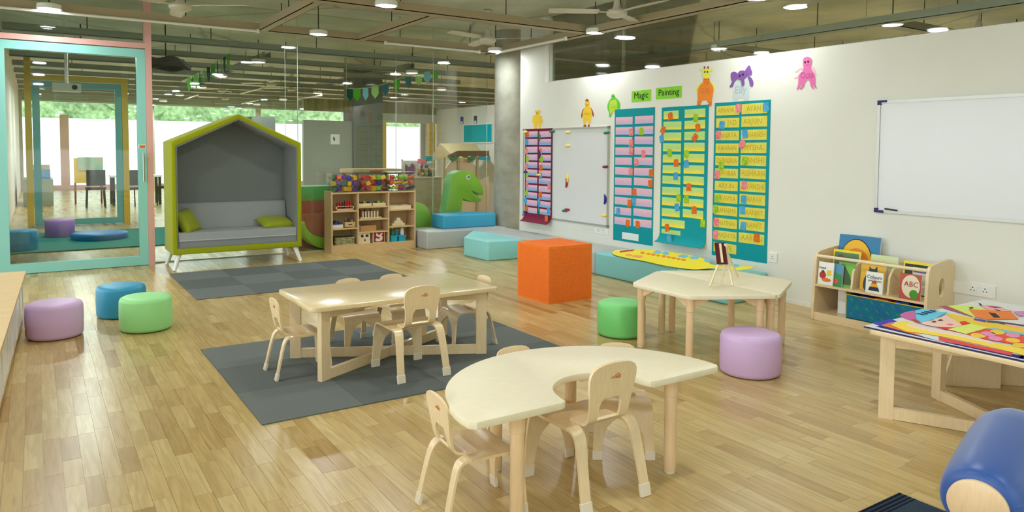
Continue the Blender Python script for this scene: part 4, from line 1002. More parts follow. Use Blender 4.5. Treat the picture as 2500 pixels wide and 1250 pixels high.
# maroon chart (on the small whiteboard)
cards = []
for i in range(11):
    zt = 1.660-i*.1065
    cards += [(8.462,8.185,zt,zt-.082),(8.150,7.872,zt-.002,zt-.084)]
chart('maroon name chart of pastel cards on the small whiteboard', MAROON, 8.488, 7.852, .400, 1.695, .13, cards, CARD_BP, None,
      stk([(1291,327,'o',0),(1290,346,'b',5),(1288,369,'p',0),(1323,369,'p',0),(1290.5,388,'g',0),(1325,388,'g',0),(1288,406,'p',0),(1324,410,'o',0),(1290,427,'g',0),(1323,429,'b',0),(1290,450,'p',0),(1344,455,'p',0),(1289,471,'g',10),(1323,476,'o',0),(1286.5,489,'b',0),(1319,493,'b',0),(1289,509,'o',0),(1342,514,'b',0),(1344.5,533,'o',5)]), base=.021)
# teal chart of lilac pink cards
cards = []
for i in range(11):
    zt = 1.795-i*.1185
    cards += [(6.60,6.31,zt,zt-.088),(6.27,5.972,zt+.004,zt-.084)]
cards.append((6.46,6.18,.435,.355))
chart('teal name chart with lilac and pink crayon cards', CYAN, 6.622, 5.952, .328, 1.89, 0, cards, [CARD_PK]*22+[WHITE], None,
      stk([(1541,322,'p',0),(1566,321,'g',0),(1541,349,'p',0),(1541,369,'p',10),(1571,376,'p',0),(1554,396,'p',-12),(1540,418,'p',5),(1590,422,'o',0),(1588,448,'o',-5),(1549,469,'o',-5),(1537,496,'o',0),(1548,492,'b',8),(1509.5,516,'b',0),(1533,545,'o',0),(1557,548,'o',0)]))
# teal chart of yellow green cards
cards = []
for i in range(12):
    zt = 1.838-i*.1185
    a = (5.812,5.545) if i else (5.812,5.59)
    if i < 10: cards += [(a[0],a[1],zt,zt-.088),(5.50,5.215,zt+.006,zt-.082)]
    elif i == 10: cards.append((5.812,5.47,zt,zt-.085))
    else: cards.append((5.812,5.53,zt,zt-.078))
chart('teal name chart with yellow and green crayon cards and a curled foot', CYAN, 5.842, 5.172, .395, 1.88, .10, cards, CARD_GY, None,
      stk([(1637,284,'o',-8),(1699,288,'g',0),(1619,317,'o',28),(1704,312,'o',-4),(1616,339,'b',-12),(1697,336,'o',38),(1635,373,'g',0),(1676,376,'g',12),(1651,398,'o',-4),(1676,400,'b',-6),(1650,430,'b',0),(1682,457,'o',0),(1657,483,'g',0),(1676,487,'g',0),(1653,506,'b',-8),(1695,513,'o',0),(1716,545,'g',0),(1629,556,'o',-14),(1642,582,'b',-12)]))
# teal chart of yellow name cards
NM = [('AMAAYA',.42,.70),('AYAN',.48,.55),('JAD',.70,.40),('ARJUN',.45,.75),('ANAYA',.55,.72),('VAANSH',.62,.66),('KAHAAN',.5,.8),('MYSHA',.5,.70),('DHRASIKA',.5,.86),('ANSHI',.58,.66),('SWARAA',.55,.72),('RISHAAN',.52,.86),('ARJUN',.5,.68),('VANSHI',.60,.70),('KAVYA',.58,.66),('AARAV',.58,.56),('SAMAEMA',.55,.80),('RANJAY',.60,.66),('NAYSHAA',.56,.74),('RANIT',.58,.62),('MASHITA',.56,.80),('AARON',.52,.82),('SELVE',.5,.8)]
cards = []
for i in range(12):
    zt = 1.862-i*.1262
    cards.append((5.068,4.778,zt-.004,zt-.099))
    if i < 11: cards.append((4.752,4.452,zt+.004,zt-.096))
chart('teal name chart with bright yellow cards lettered in pencil', CYAN, 5.092, 4.418, .335, 1.892, 0, cards, YCARD, NM,
      stk([(1803,264,'p',3),(1870,261,'b',-4),(1763,305,'b',5),(1754,329,'p',-4),(1819,327,'b',-6),(1812,352,'p',32),(1761,405,'g',0),(1819,393,'g',0),(1751,426,'p',4),(1817,452,'p',8),(1753,484,'g',6),(1816,487,'b',0),(1747,510,'g',-4),(1813,513,'b',-4),(1749,542,'p',4),(1815,552,'b',4),(1747,573,'p',4),(1848,581,'o',-3)]))

# ---- green title cards
for s_, l, r, lab in (('Magic',(1542.5,222.5),(1590,214.5),'bright green paper card lettered Magic on the wall'),('Painting',(1602,215),(1665,206.5),'bright green paper card lettered Painting on the wall')):
    a, b = atx(l[0],l[1],WX), atx(r[0],r[1],WX); h_ = .128
    t = thing('title_card', lab, 'sign', (WX,(a.y+b.y)/2,a.z-h_/2), 0, 'green title cards')
    hw = (a.y-b.y)/2
    MB().prism([(-hw,-h_/2),(hw,-h_/2),(hw,h_/2),(-hw,h_/2)], .002, WF(0)).build('card', GSIGN, t, 0)
    wtext(t, s_, 0, .004, .105 if s_ == 'Magic' else .10, INK, -.0028, maxw=hw*2*.84)

# ---- animal cut-outs (outlines traced on the wall plane)
EYEM = mat('animal_ink', (40,20,50), .7)
class Cut:
    def __init__(s, nm, label, ox, oy, sc, ctr):
        s.o = (ox,oy,sc); p = atx(ox+ctr[0]*sc, oy+ctr[1]*sc, WX); s.t = thing(nm, label, 'paper cut-out', (WX,p.y,p.z), 0, 'animal cut-outs on the wall'); s.c = (p.y,p.z)
    def pt(s, a, b): p = atx(s.o[0]+a*s.o[2], s.o[1]+b*s.o[2], WX); return (p.y-s.c[0], p.z-s.c[1])
    def piece(s, nm, pts, m, lay=0, smooth=True, par=None):
        q = [s.pt(*p) for p in pts]
        if smooth: q = outline(q, 5)
        return MB().prism(q, .0015, WF(-.0015*lay)).build(nm, m, par or s.t, 0)
    def dot(s, nm, c, r, m, lay=2, par=None):
        y, z = s.pt(*c); rr = r*s.o[2]*.0052
        return MB().prism([(y+rr*math.cos(k*math.pi/5), z+rr*math.sin(k*math.pi/5)) for k in range(10)], .001, WF(-.0015*lay)).build(nm, m, par or s.t, 0)
    def word(s, w_, c, h_, m, lay=2, mw=None, tilt=0):
        y, z = s.pt(*c); return wtext(s.t, w_, y, z, h_, m, -.0015*lay-.0006, tilt, maxw=mw)
YPA, ORA, PUR, PGR, PINKA, GRA, GRB, YBE = mat('paper_yellow', (232,232,84), .7, .2), mat('paper_orange', (242,140,56), .7, .2), mat('paper_purple', (136,92,170), .7, .2, .12, 30), mat('paper_pale_blue', (204,216,220), .7, .2), mat('paper_pink', (226,118,176), .7, .2), mat('paper_green', (108,196,70), .7, .2), mat('paper_lime', (184,220,70), .7, .2), mat('paper_gold', (244,204,60), .7, .2)
BRW = mat('paper_brown', (150,64,50), .7, .2)
c = Cut('giraffe_cutout', 'paper giraffe with orange body and yellow head on the wall', 1690, 150, .096, (340,650))
c.piece('arm', [(250,520),(190,570),(120,660),(90,720),(100,740),(150,720),(200,640),(270,560)], YPA, 0); c.piece('arm', [(450,490),(520,550),(570,640),(590,710),(570,745),(545,720),(510,640),(450,560)], YPA, 0)
c.piece('body', [(300,430),(430,425),(455,520),(520,610),(545,720),(530,860),(505,1000),(495,1130),(450,1145),(415,1110),(405,1050),(370,1000),(320,990),(260,1010),(225,1070),(205,1135),(165,1150),(120,1130),(140,960),(140,740),(200,610),(285,520)], ORA, 1)
c.piece('head', [(330,195),(400,190),(440,230),(455,300),(460,370),(430,420),(370,435),(310,425),(275,380),(285,300),(290,230)], YPA, 2)
c.piece('ear', [(300,215),(250,190),(190,200),(210,235),(290,250)], YPA, 1); c.piece('ear', [(430,215),(470,185),(530,200),(510,240),(440,255)], YPA, 1)
for x_ in (320, 408): c.dot('horn', (x_,148), 22, BRW, 2); c.piece('horn_stalk', [(x_-8,150),(x_+8,150),(x_+10,200),(x_-4,200)], BRW, 1, False)
for x_ in (328, 396): c.dot('eye', (x_,268), 20, EYEM, 3)
for x_, y_ in ((310,460),(350,470),(410,460),(300,500),(335,530),(390,520),(430,520),(335,570),(400,565),(150,1030),(180,1060),(205,1030),(150,1100),(190,1100),(430,1030),(460,1080),(480,1040),(440,1100)): c.dot('spot', (x_,y_), 10, BRW, 2)
c.word('Giffy', (345,750), .075, mat('pencil_brown', (216,122,52), .7), 2, .16)
c = Cut('elephant_cutout', 'paper elephant with purple head and pale body on the wall', 1690, 150, .096, (1260,600))
c.piece('body', [(1060,560),(1110,490),(1200,450),(1330,430),(1410,410),(1450,480),(1470,600),(1460,760),(1440,990),(1330,990),(1310,950),(1240,920),(1170,950),(1140,1010),(1030,1000),(1035,800),(1045,640)], PGR, 0)
c.piece('arm', [(1080,500),(1030,510),(990,570),(955,640),(975,665),(1030,640),(1060,580)], PUR, 1); c.piece('arm', [(1410,390),(1470,390),(1530,450),(1560,540),(1550,620),(1510,640),(1470,600),(1450,500)], PUR, 1)
c.piece('ear', [(1150,310),(1100,265),(1040,265),(990,310),(990,400),(1010,490),(1070,510),(1130,470),(1160,420)], PUR, 2); c.piece('ear', [(1350,240),(1390,170),(1440,105),(1480,120),(1500,190),(1530,270),(1510,340),(1440,360),(1380,370)], PUR, 2)
c.piece('head', [(1160,310),(1220,245),(1300,230),(1370,260),(1400,330),(1380,400),(1330,440),(1335,520),(1330,600),(1295,622),(1265,600),(1260,520),(1240,480),(1180,450),(1150,400)], PUR, 3)
for p_ in ((1218,365),(1302,335)): c.dot('eye', p_, 24, EYEM, 4)
c.word('Elly', (1235,720), .105, mat('pencil_grey', (178,192,200), .7), 1.2, .17)
c = Cut('octopus_cutout', 'pink paper octopus on the bare part of the wall', 1930, 130, .08, (510,650))
c.piece('body', [(520,105),(600,130),(645,190),(650,280),(625,400),(630,480),(690,570),(740,660),(755,780),(760,960),(800,1040),(780,1060),(720,1030),(690,960),(680,1010),(715,1075),(670,1075),(625,1010),(600,920),(580,840),(540,815),(480,840),(440,920),(410,1010),(350,1080),(300,1105),(290,1080),(330,1010),(350,900),(310,960),(270,1060),(220,1110),(190,1090),(220,1010),(240,900),(245,760),(270,660),(360,560),(400,480),(395,400),(380,290),(390,190),(440,125)], PINKA, 1)
PP = mat('paper_pale_pink', (240,190,206), .7, .2)
for pl in ([(390,440),(300,450),(230,490),(190,540),(130,560),(150,590),(210,580),(270,520),(390,490)],[(340,560),(260,620),(200,700),(110,750),(120,775),(200,760),(260,700)],[(640,420),(710,440),(750,520),(770,600),(805,650),(780,670),(740,640),(690,560)]): c.piece('tentacle', pl, PP, 0)
for p_ in ((450,270),(545,250)): c.dot('eye', p_, 22, EYEM, 3)
c.piece('smile', [(460,335),(490,362),(530,358),(560,325),(530,350),(490,352)], mat('pencil_plum', (192,84,148), .7), 2.4, False)
c.word('Octo', (505,670), .085, MATS['pencil_plum'], 2, .13)
c = Cut('turtle_cutout', 'green paper turtle beside the teal chart corner', 1280, 220, .1, (2190,400))
c.piece('shell', [(2165,95),(2200,110),(2220,150),(2240,185),(2310,260),(2345,370),(2330,480),(2270,580),(2260,660),(2235,665),(2225,610),(2200,540),(2170,530),(2140,580),(2115,660),(2075,655),(2070,560),(2035,460),(2035,350),(2080,250),(2125,190),(2125,130)], GRA, 0)
c.piece('belly', [(2110,265),(2180,245),(2240,235),(2270,330),(2270,450),(2240,570),(2200,540),(2165,530),(2110,590),(2080,480),(2085,350)], GRB, 1)
for p_ in ((2158,150),(2190,150)): c.dot('eye', p_, 12, EYEM, 2)
c.word('Toto', (2175,400), .07, mat('pencil_olive', (158,196,52), .7), 2, .12)
c = Cut('hen_cutout', 'yellow paper hen standing on the small whiteboard', 1280, 220, .1, (1540,600))
c.piece('wing', [(1490,430),(1430,480),(1400,570),(1392,680),(1420,640),(1440,560),(1480,490)], BRW, 0); c.piece('wing', [(1600,425),(1650,460),(1690,560),(1700,650),(1670,620),(1640,540)], BRW, 0)
c.piece('body', [(1540,255),(1590,275),(1605,340),(1600,410),(1640,480),(1660,580),(1640,680),(1610,800),(1585,850),(1560,840),(1570,790),(1550,745),(1510,750),(1500,790),(1500,850),(1465,850),(1445,760),(1430,640),(1430,540),(1470,440),(1490,400),(1480,330),(1495,275)], YBE, 1)
c.piece('comb', [(1490,270),(1495,240),(1515,245),(1525,205),(1545,225),(1565,225),(1570,250),(1585,270),(1560,280),(1520,262)], BRW, 2, False)
c.piece('foot', [(1465,845),(1500,845),(1525,890),(1445,895)], BRW, 2, False); c.piece('foot', [(1570,845),(1595,840),(1600,895),(1550,895)], BRW, 2, False)
for p_ in ((1518,352),(1563,352)): c.dot('eye', p_, 14, EYEM, 3)
c.dot('beak', (1540,388), 14, BRW, 3)
c.word('Henny', (1545,570), .05, INKY, 2, .11)
c = Cut('bear_cutout', 'small yellow paper bear standing on the maroon chart', 1280, 220, .1, (325,700))
c.piece('body', [(270,490),(300,495),(360,490),(395,490),(400,530),(380,570),(380,605),(430,650),(445,760),(440,800),(410,790),(405,860),(410,940),(360,945),(345,840),(325,825),(305,850),(300,940),(245,940),(245,800),(215,800),(200,770),(205,680),(230,620),(290,600),(285,570),(268,530)], YBE, 1)
for p_ in ((308,560),(340,560)): c.dot('eye', p_, 14, EYEM, 3)
c.dot('nose', (325,590), 8, EYEM, 3)

# ---- sockets
def socket(label, ya, yb, za, zb, mods):
    t = thing('wall_socket', label, 'socket', (WX,(ya+yb)/2,(za+zb)/2), 0, 'wall sockets'); hy, hz = abs(ya-yb)/2, (zb-za)/2
    MB().box(-.012,0,-hy,hy,-hz,hz).bevel(.003,2).build('plate', WHITE, t, 50)
    for cy_ in mods:
        m_ = MB().box(-.014,-.0115,cy_-.028,cy_+.028,-hz*.66,hz*.66).bevel(.0015,1).build('outlet', WHITEG, t, 0)
        for dy, dz, r in ((0,.014,.005),(-.011,-.007,.004),(.011,-.007,.004)): MB().lathe([(0,0),(r,0),(r,.002),(0,.002)], 8, (-.0135,cy_+dy,dz), (-1,0,0)).build('pin_hole', DARKP, m_)
socket('white double socket plate under the small whiteboard', 6.965, 6.71, .375, .445, (.05,-.05))
socket('white switch plate at the foot of the yellow card chart', 4.40, 4.30, .355, .445, (0,))
socket('long white socket strip beside the book display shelf', 2.745, 2.44, .345, .435, (0,-.085))

# ---- paper banner on the bench (leans up against the wall)
PN = Vector((-.14,0,1)).normalized(); P0 = Vector((5.28,5,.262))
def bpt(x, y): d = ray(x, y); t = (P0-EYE).dot(PN)/d.dot(PN); return EYE+d*t
bn = thing('paper_banner', 'long yellow paper banner with orange letters lying on the aqua bench', 'banner', (5.5,5.4,.262))
BO = Vector((5.5,5.4,.262))
def bpiece(nm, pts, m, lay, smooth=True):
    q = outline(pts, 4) if smooth else pts
    return MB().prism(q, .002, lambda u, v, t: tuple(bpt(u, v)-BO+PN*(.002*lay+t))).build(nm, m, bn, 0)
BY, BOG, BBL = mat('banner_yellow', (240,222,60), .7, .2), mat('banner_orange', (238,140,50), .7, .2), mat('banner_blue', (120,190,226), .7, .2)
bpiece('sheet', [(1500,612),(1545,609),(1600,611),(1650,617),(1700,626),(1722,634),(1735,645),(1760,649),(1800,651),(1838,650),(1834,655),(1805,660),(1770,658),(1740,655),(1700,658),(1665,655),(1620,648),(1570,637),(1525,629),(1498,621)], BY, 0)
bpiece('red_stripe', [(1512,613),(1550,610),(1545,613),(1515,617)], mat('banner_red', (176,64,50), .7), 1.2, False)
bpiece('cream_tip', [(1501,613),(1530,610),(1512,614),(1503,616)], mat('banner_cream', (244,234,190), .7), 1.2, False)
xs = [1568,1582,1594,1606,1620,1632,1644,1656,1668]
for i, x_ in enumerate(xs): bpiece('letter', [(x_-5,616.5+i*2.15),(x_+3,615.5+i*2.15),(x_+7,619+i*2.15),(x_-1,620.5+i*2.15)], BOG, 1.2, i % 2 == 0)
for x_, y_ in ((1535,623),(1550,626),(1562,627)): bpiece('flower', [(x_-8,y_-1),(x_,y_-3),(x_+8,y_),(x_+2,y_+3),(x_-6,y_+2)], mat('banner_coral', (244,160,96), .7), 1.2)
for x_, y_, w_ in ((1605,616,10),(1625,619,9),(1668,626,13),(1695,630,12),(1728,637,10),(1795,649,10)): bpiece('blue_shape', [(x_-w_,y_),(x_,y_-4),(x_+w_,y_),(x_+2,y_+4)], BBL, 1.3)
# ---- book display shelf
bs = thing('book_shelf', 'low plywood book display with round-holed side panels against the wall', 'shelf', (5.60,3.19,0))
SH = Vector((5.60,3.19,0)); XF, XBk = 5.415-5.60, WX-.003-5.60; YR, YL = 2.725-3.19, 3.66-3.19
prof = outline([(XF+.002,.003),(XBk,.003),(XBk,.28),(XBk,.52),(XBk-.035,.585),(XBk-.09,.60),(XF+.09,.575),(XF+.035,.545),(XF+.018,.45),(XF+.008,.2)], 4)
prof = [(max(XF, min(XBk, a)), max(0, b)) for a, b in prof]
# far side panel (solid) and near side panel with the oval hand hole built from two halves
MB().prism(prof, .022, lambda u, v, t: (u, YL-.022+t, v)).bevel(.003,1,50).build('side_panel', PLYV, bs, 0)
def side_with_hole(y0):
    b = MB(); n_ = 40; hc = (XF+.215, .395); O = []; I = []
    for i in range(n_):
        a = 2*math.pi*i/n_; d = Vector((math.cos(a), math.sin(a)))
        I.append((hc[0]+.042*d.x, hc[1]+.072*d.y))
        best = None
        for k in range(len(prof)):
            p, q = Vector(prof[k]), Vector(prof[(k+1)%len(prof)]); e = q-p; den = d.x*e.y-d.y*e.x
            if abs(den) < 1e-9: continue
            w_ = p-Vector(hc); t_ = (w_.x*e.y-w_.y*e.x)/den; s2 = (w_.x*d.y-w_.y*d.x)/den
            if t_ > 0 and -1e-6 <= s2 <= 1+1e-6 and (best is None or t_ < best): best = t_
        O.append(tuple(Vector(hc)+d*best))
    vs_ = [[b.bm.verts.new((p[0], yy, p[1])) for p in L_] for yy in (y0, y0+.022) for L_ in (O, I)]
    for i in range(n_):
        j = (i+1) % n_
        b.bm.faces.new((vs_[0][i],vs_[0][j],vs_[1][j],vs_[1][i])); b.bm.faces.new((vs_[2][i],vs_[3][i],vs_[3][j],vs_[2][j]))
        b.bm.faces.new((vs_[0][i],vs_[2][i],vs_[2][j],vs_[0][j])); b.bm.faces.new((vs_[1][i],vs_[1][j],vs_[3][j],vs_[3][i]))
    return b
side_with_hole(YR).build('side_panel', PLYV, bs, 30)
MB().cyl((XF+.04,YR+.02,.535), (XF+.04,YL-.02,.535), .013, seg=16).build('front_rail', DOWEL, bs)
MB().box(XF+.012,XBk-.01,YR+.022,YL-.022,.285,.303).build('shelf_board', PLY, bs, 0)
MB().box(XF+.004,XBk-.01,YR+.022,YL-.022,.05,.068).build('bottom_board', PLY, bs, 0)
MB().box(XF+.006,XF+.024,YR+.022,YL-.022,.0,.05).build('kick_board', PLY, bs, 0)
MB().box(XBk-.01,XBk-.002,YR+.022,YL-.022,.05,.52).build('back_panel', PLYV, bs, 0)
YD = [YL-.022-(YL-YR-.044)*k/3 for k in (1,2)]
for y_ in YD: MB().prism([(XF+.05,.303),(XBk-.01,.303),(XBk-.01,.52),(XF+.12,.50),(XF+.07,.44)], .016, lambda u, v, t: (u, y_-.008+t, v)).build('divider', PLYV, bs, 0)
def book(nm, label, yc, w_, h_, xb, z0, cover, lean=.12, th=.012, extra=None, rz=0):
    """board book leaning back towards the wall, cover towards the room"""
    t = thing(nm, label, 'book', (xb,yc,z0), 0, 'books on the book display')
    t.rotation_euler = (0, lean, rz)
    MB().box(0,th,-w_/2,w_/2,0,h_).bevel(.0015,1).build('pages', WHITE, t, 0)
    cv = MB().box(-.0025,.0,-w_/2-.001,w_/2+.001,-.0005,h_+.001).build('cover', cover, t, 0)
    if extra: extra(t, cv, w_, h_)
    return t
def bshape(par, pts, m, lay=1): return MB().prism(pts, .0012, lambda u, v, t: (-.0025-.0008*lay-t, u, v)).build('cover_print', m, par, 0)
def ell(cy_, cz_, ry, rz_, n_=14): return [(cy_+ry*math.cos(2*math.pi*k/n_), cz_+rz_*math.sin(2*math.pi*k/n_)) for k in range(n_)]
def btext(par, s, y, z, size, m, lay=2, mw=None): return wtext(par, s, y, z, size, m, -.0025-.0012*lay, maxw=mw)
CV = lambda n_, c_: mat('cover_'+n_, c_, .45, .4)
zs = .304; XO = 5.60
def ex_food(t, cv, w_, h_):
    bshape(cv, ell(.025,h_*.42,.030,.030), CV('tomato',(180,50,40))); bshape(cv, [(-.05,h_*.42),(-.01,h_*.42),(-.012,h_*.66),(-.05,h_*.66)], CV('cheese',(240,210,60))); bshape(cv, ell(-.01,h_*.22,.042,.016), CV('carrot',(230,120,40))); bshape(cv, ell(.025,h_*.58,.014,.01), CV('leaf',(40,90,50)))
    btext(cv, 'Food', .03, h_*.74, .03, INK, 2, .06)
book('board_book', 'white board book lettered Food with tomato and carrot pictures', 3.560, .135, .185, XO-.155, zs, CV('white',(244,244,238)), .10, extra=ex_food)
def ex_tree(t, cv, w_, h_):
    bshape(cv, [(-.06,.0),(.06,.0),(.06,.09),(.0,.115),(-.06,.09)], CV('grass',(60,150,70))); bshape(cv, ell(-.005,.04,.03,.022), CV('rose',(220,90,90)), 2)
book('board_book', 'blue board book with green hill picture behind the Food book', 3.490, .13, .18, XO-.135, zs, CV('sky',(90,150,190)), .10, extra=ex_tree)
def ex_green(t, cv, w_, h_): bshape(cv, [(-.06,.02),(.02,.02),(.065,.17),(.03,.19),(-.03,.10)], CV('moss',(70,96,60)))
book('picture_book', 'bright green picture book tilted beside the divider', 3.405, .14, .20, XO-.115, zs, CV('green',(120,190,70)), .12, extra=ex_green)
def ex_nat(t, cv, w_, h_):
    bshape(cv, [(-w_/2+.012,.01),(w_/2-.012,.01),(w_/2-.012,h_-.02),(-w_/2+.012,h_-.02)], CV('forest',(90,130,96))); bshape(cv, ell(.05,h_-.075,.035,.04), CV('fur',(110,88,70)), 2)
book('magazine', 'yellow-bordered picture magazine with an animal photo', 3.475, .235, .285, XO-.015, zs, CV('yellow',(246,220,40)), .10, extra=ex_nat)
def ex_sun(t, cv, w_, h_):
    bshape(cv, ell(.02,h_*.42,.145,.205,26), INK, 1); bshape(cv, ell(.02,h_*.42,.140,.198,26), CV('amber',(246,190,50)), 2); bshape(cv, ell(.015,h_*.44,.11,.12,18), CV('orange',(238,140,40)), 3)
    for y_ in (-.15,.15): bshape(cv, ell(y_,h_-.014,.007,.007), CV('brown',(170,80,60)))
book('large_book', 'large blue book with a big orange disc rising behind the others', 3.452, .36, .40, XO+.115, zs, CV('steel',(56,130,180)), .10, extra=ex_sun)
def ex_cat(t, cv, w_, h_):
    bshape(cv, outline([(-.05,.0),(.06,.0),(.07,.08),(.035,.15),(.03,.19),(.015,.175),(-.015,.175),(-.03,.195),(-.035,.15),(-.02,.10),(-.02,.05)],3), CV('bearblue',(40,70,76))); bshape(cv, ell(-.05,.09,.022,.04), CV('teal',(110,180,170)), 2)
book('picture_book', 'amber picture book with a dark bear in the middle bay', 3.205, .20, .235, XO-.075, zs, CV('amber2',(240,186,60)), .10, extra=ex_cat)
def ex_col(t, cv, w_, h_):
    btext(cv, 'Colours', .0, h_*.76, .040, CV('ink2',(60,70,60)), 2, .118); btext(cv, 'and Shapes', -.005, h_*.60, .026, CV('ink3',(90,100,120)), 2, .105)
    for q, cc in (((-.045,.045,.02,.05),'ringnavy'),((-.03,.03,.05,.075),'ringgreen'),((-.02,.02,.075,.098),'ringred')): bshape(cv, [(q[0],q[2]),(q[1],q[2]),(q[1]*.75,q[3]),(q[0]*.75,q[3])], CV(cc,{'ringnavy':(40,50,80),'ringgreen':(230,180,50),'ringred':(210,70,50)}[cc]), 1)
book('board_book', 'white board book lettered Colours and Shapes', 3.135, .135, .165, XO-.165, zs, CV('white',(244,244,238)), .06, extra=ex_col)
def ex_leaf(t, cv, w_, h_): bshape(cv, outline([(-.09,h_-.10),(-.02,h_-.09),(.05,h_-.105),(.09,h_-.075),(.03,h_-.06),(-.04,h_-.065),(-.09,h_-.075)],3), CV('leaf2',(150,200,90))); bshape(cv, ell(0,h_*.5,.06,.03), CV('blush',(236,206,180)), 1)
book('picture_book', 'pale green picture book with a leaf band behind the bear book', 3.175, .22, .275, XO+.02, zs, CV('palegreen',(216,226,176)), .10, extra=ex_leaf)
def ex_abc(t, cv, w_, h_):
    bshape(cv, ell(-.005,h_*.52,.068,.085,20), CV('cream',(236,222,196))); bshape(cv, ell(-.03,h_*.22,.032,.035), CV('apple',(70,150,40)), 2)
    btext(cv, 'ABC', -.008, h_*.60, .055, CV('abcred',(170,40,50)), 3, .105)
book('board_book', 'red board book lettered ABC with a green apple', 2.862, .155, .19, XO-.16, zs, CV('red',(190,84,66)), .08, extra=ex_abc)
def ex_mag2(t, cv, w_, h_):
    bshape(cv, [(-w_/2+.012,.01),(w_/2-.012,.01),(w_/2-.012,h_-.02),(-w_/2+.012,h_-.02)], CV('night',(36,60,40))); bshape(cv, [(-.09,.02),(.04,.02),(.04,h_-.04),(-.09,h_-.04)], CV('paper',(230,228,222)), 2); bshape(cv, [(-.085,h_-.08),(.035,h_-.08),(.035,h_-.055),(-.085,h_-.055)], CV('violet',(104,84,150)), 3)
book('magazine', 'yellow-bordered magazine with a violet stripe in the bay by the holed panel', 2.885, .225, .265, XO-.02, zs, CV('yellow',(246,220,40)), .10, extra=ex_mag2)
# fabric bin on the lower shelf
BINM = mat('teal_pattern_fabric', (20,130,150), .7, .2, .35, 16, c2=(30,104,160))
fb_ = thing('fabric_bin', 'teal patterned fabric bin with yellow piping on the lower shelf', 'storage bin', (XO-.16,3.065,.068))
w2, d2, h2 = .30, .28, .19
MB().box(0,.006,-w2,w2,0,h2).box(d2-.006,d2,-w2,w2,0,h2).box(.006,d2-.006,-w2,-w2+.006,0,h2).box(.006,d2-.006,w2-.006,w2,0,h2).box(0,d2,-w2,w2,0,.005).build('body', BINM, fb_, 0)
MB().tube([(0,-w2,h2),(0,w2,h2),(d2,w2,h2),(d2,-w2,h2),(0,-w2,h2)], .004, 6).tube([(0,w2,0),(0,w2,h2)], .004, 6).tube([(0,-w2,0),(0,-w2,h2)], .004, 6).build('piping', mat('yellow_piping', (222,190,40), .6), fb_)
pt_ = MB(); rr = random.Random(5)
for i in range(7):
    for j in range(3):
        y_, z_ = -w2+.05+i*.083+(.04 if j % 2 else 0), .035+j*.06
        if y_ < w2-.03: pt_.bar((-.0015,y_-.014,z_-.006),(-.0015,y_+.012,z_+.004),.0008,.003,(0,0,1)).bar((-.0015,y_-.008,z_+.008),(-.0015,y_+.016,z_+.012),.0008,.003,(0,0,1))
pt_.build('motif', mat('olive_motif', (120,150,60), .7), fb_, 0)
for k, (c_, y_) in enumerate((('purple',.15),('orange',.02),('blue',-.14))):
    o = MB().box(XO-.145,XO+.10,3.065+y_-.055,3.065+y_+.05,.08,.262+.004*k).bevel(.01,2).build('soft_toy_block', TOYM[c_], None, 60); tag(o, '%s toy block poking out of the teal fabric bin' % c_, 'toy')
tag(MB().box(XO-.06,XO+.10,3.43,3.50,.069,.26).bevel(.004,1).build('paper_box', WHITE, None, 0), 'white paper box beside the teal fabric bin', 'box')
# ================================================================== COLLAGE TABLES, ARMCHAIR, CUBBY UNIT
cross_table('plywood table with crossed frames carrying the paper collage', 3.665, 4.345, .90, 2.150, .468, PLY, 3.712, 4.285, .97, 2.095)
pt2 = thing('panel_leg_table', 'plywood table with slanted panel legs beside the collage table', 'table', (4.68,1.53,0))
MB().prism(rrect(-.325,.33,-.63,.62,.04), .026, ZUP(.442)).bevel(.004,1,60).build('tabletop', PLY, pt2, 50)
for sx, sy in ((-1,1),(1,1),(-1,-1),(1,-1)):
    c0 = Vector((-.005 if sx < 0 else .22, .535*sy, 0)); d = Vector((.72,-.69*sy,0))
    c0 = Vector((-.01,.535,0)) if (sx < 0 and sy > 0) else Vector((.20*sx, .45*sy, 0))
    nrm_ = Vector((-d.y,d.x,0))
    MB().prism([(-.17,0),(.15,0),(.15,.442),(-.06,.442)], .022, lambda u, v, t: tuple(c0+d*u+nrm_*(t-.011)+Vector((0,0,v)))).bevel(.002,1).build('panel_leg', PLYV, pt2, 0)
ZK = .4695
cl = thing('paper_collage', 'white board covered in bright cut-paper faces and shapes on the plywood tables', 'artwork', (4.3,1.6,ZK)); CO = Vector((4.3,1.6,ZK))
MB().box(3.672-4.3, 4.985-4.3, .93-1.6, 2.168-1.6, 0, .007).bevel(.002,1).build('board', BOARDW, cl, 0)
MB().box(3.668-4.3, 3.6718-4.3, .93-1.6, 2.165-1.6, .0, .0072).build('dark_edge', NAVYP, cl, 0)
def kp(nm, pts, m, lay, smooth=False):
    q = [(2100+a*.16, 720+b*.16) for a, b in pts]
    w_ = [atz(a, b, ZK+.007) for a, b in q]
    w_ = [(max(3.674, p.x)-4.3, p.y-1.6) for p in w_]
    if smooth: w_ = outline(w_, 4)
    return MB().prism(w_, .0012, ZUP(.007+.0011*lay)).build(nm, m, cl, 0)
KC = lambda n_, c_: mat('paper_c_'+n_, c_, .75, .2)
kp('strip', [(180,430),(480,370),(560,405),(300,475)], KC('blue',(72,66,190)), 0)
kp('strip', [(245,485),(320,470),(1180,700),(2300,900),(2500,930),(2500,985),(1200,705)], KC('navy',(40,34,110)), 0)
kp('panel', [(320,468),(480,420),(860,600),(960,640),(700,570)], KC('rust',(226,128,60)), 1)
kp('panel', [(1200,640),(2330,890),(2310,930),(1200,690)], KC('coral',(232,82,80)), 1)
kp('panel', [(470,460),(640,405),(800,430),(1000,520),(1350,560),(1700,660),(2500,830),(2500,925),(1900,780),(1300,650),(1000,600),(700,560)], KC('lemon',(250,218,86)), 2)
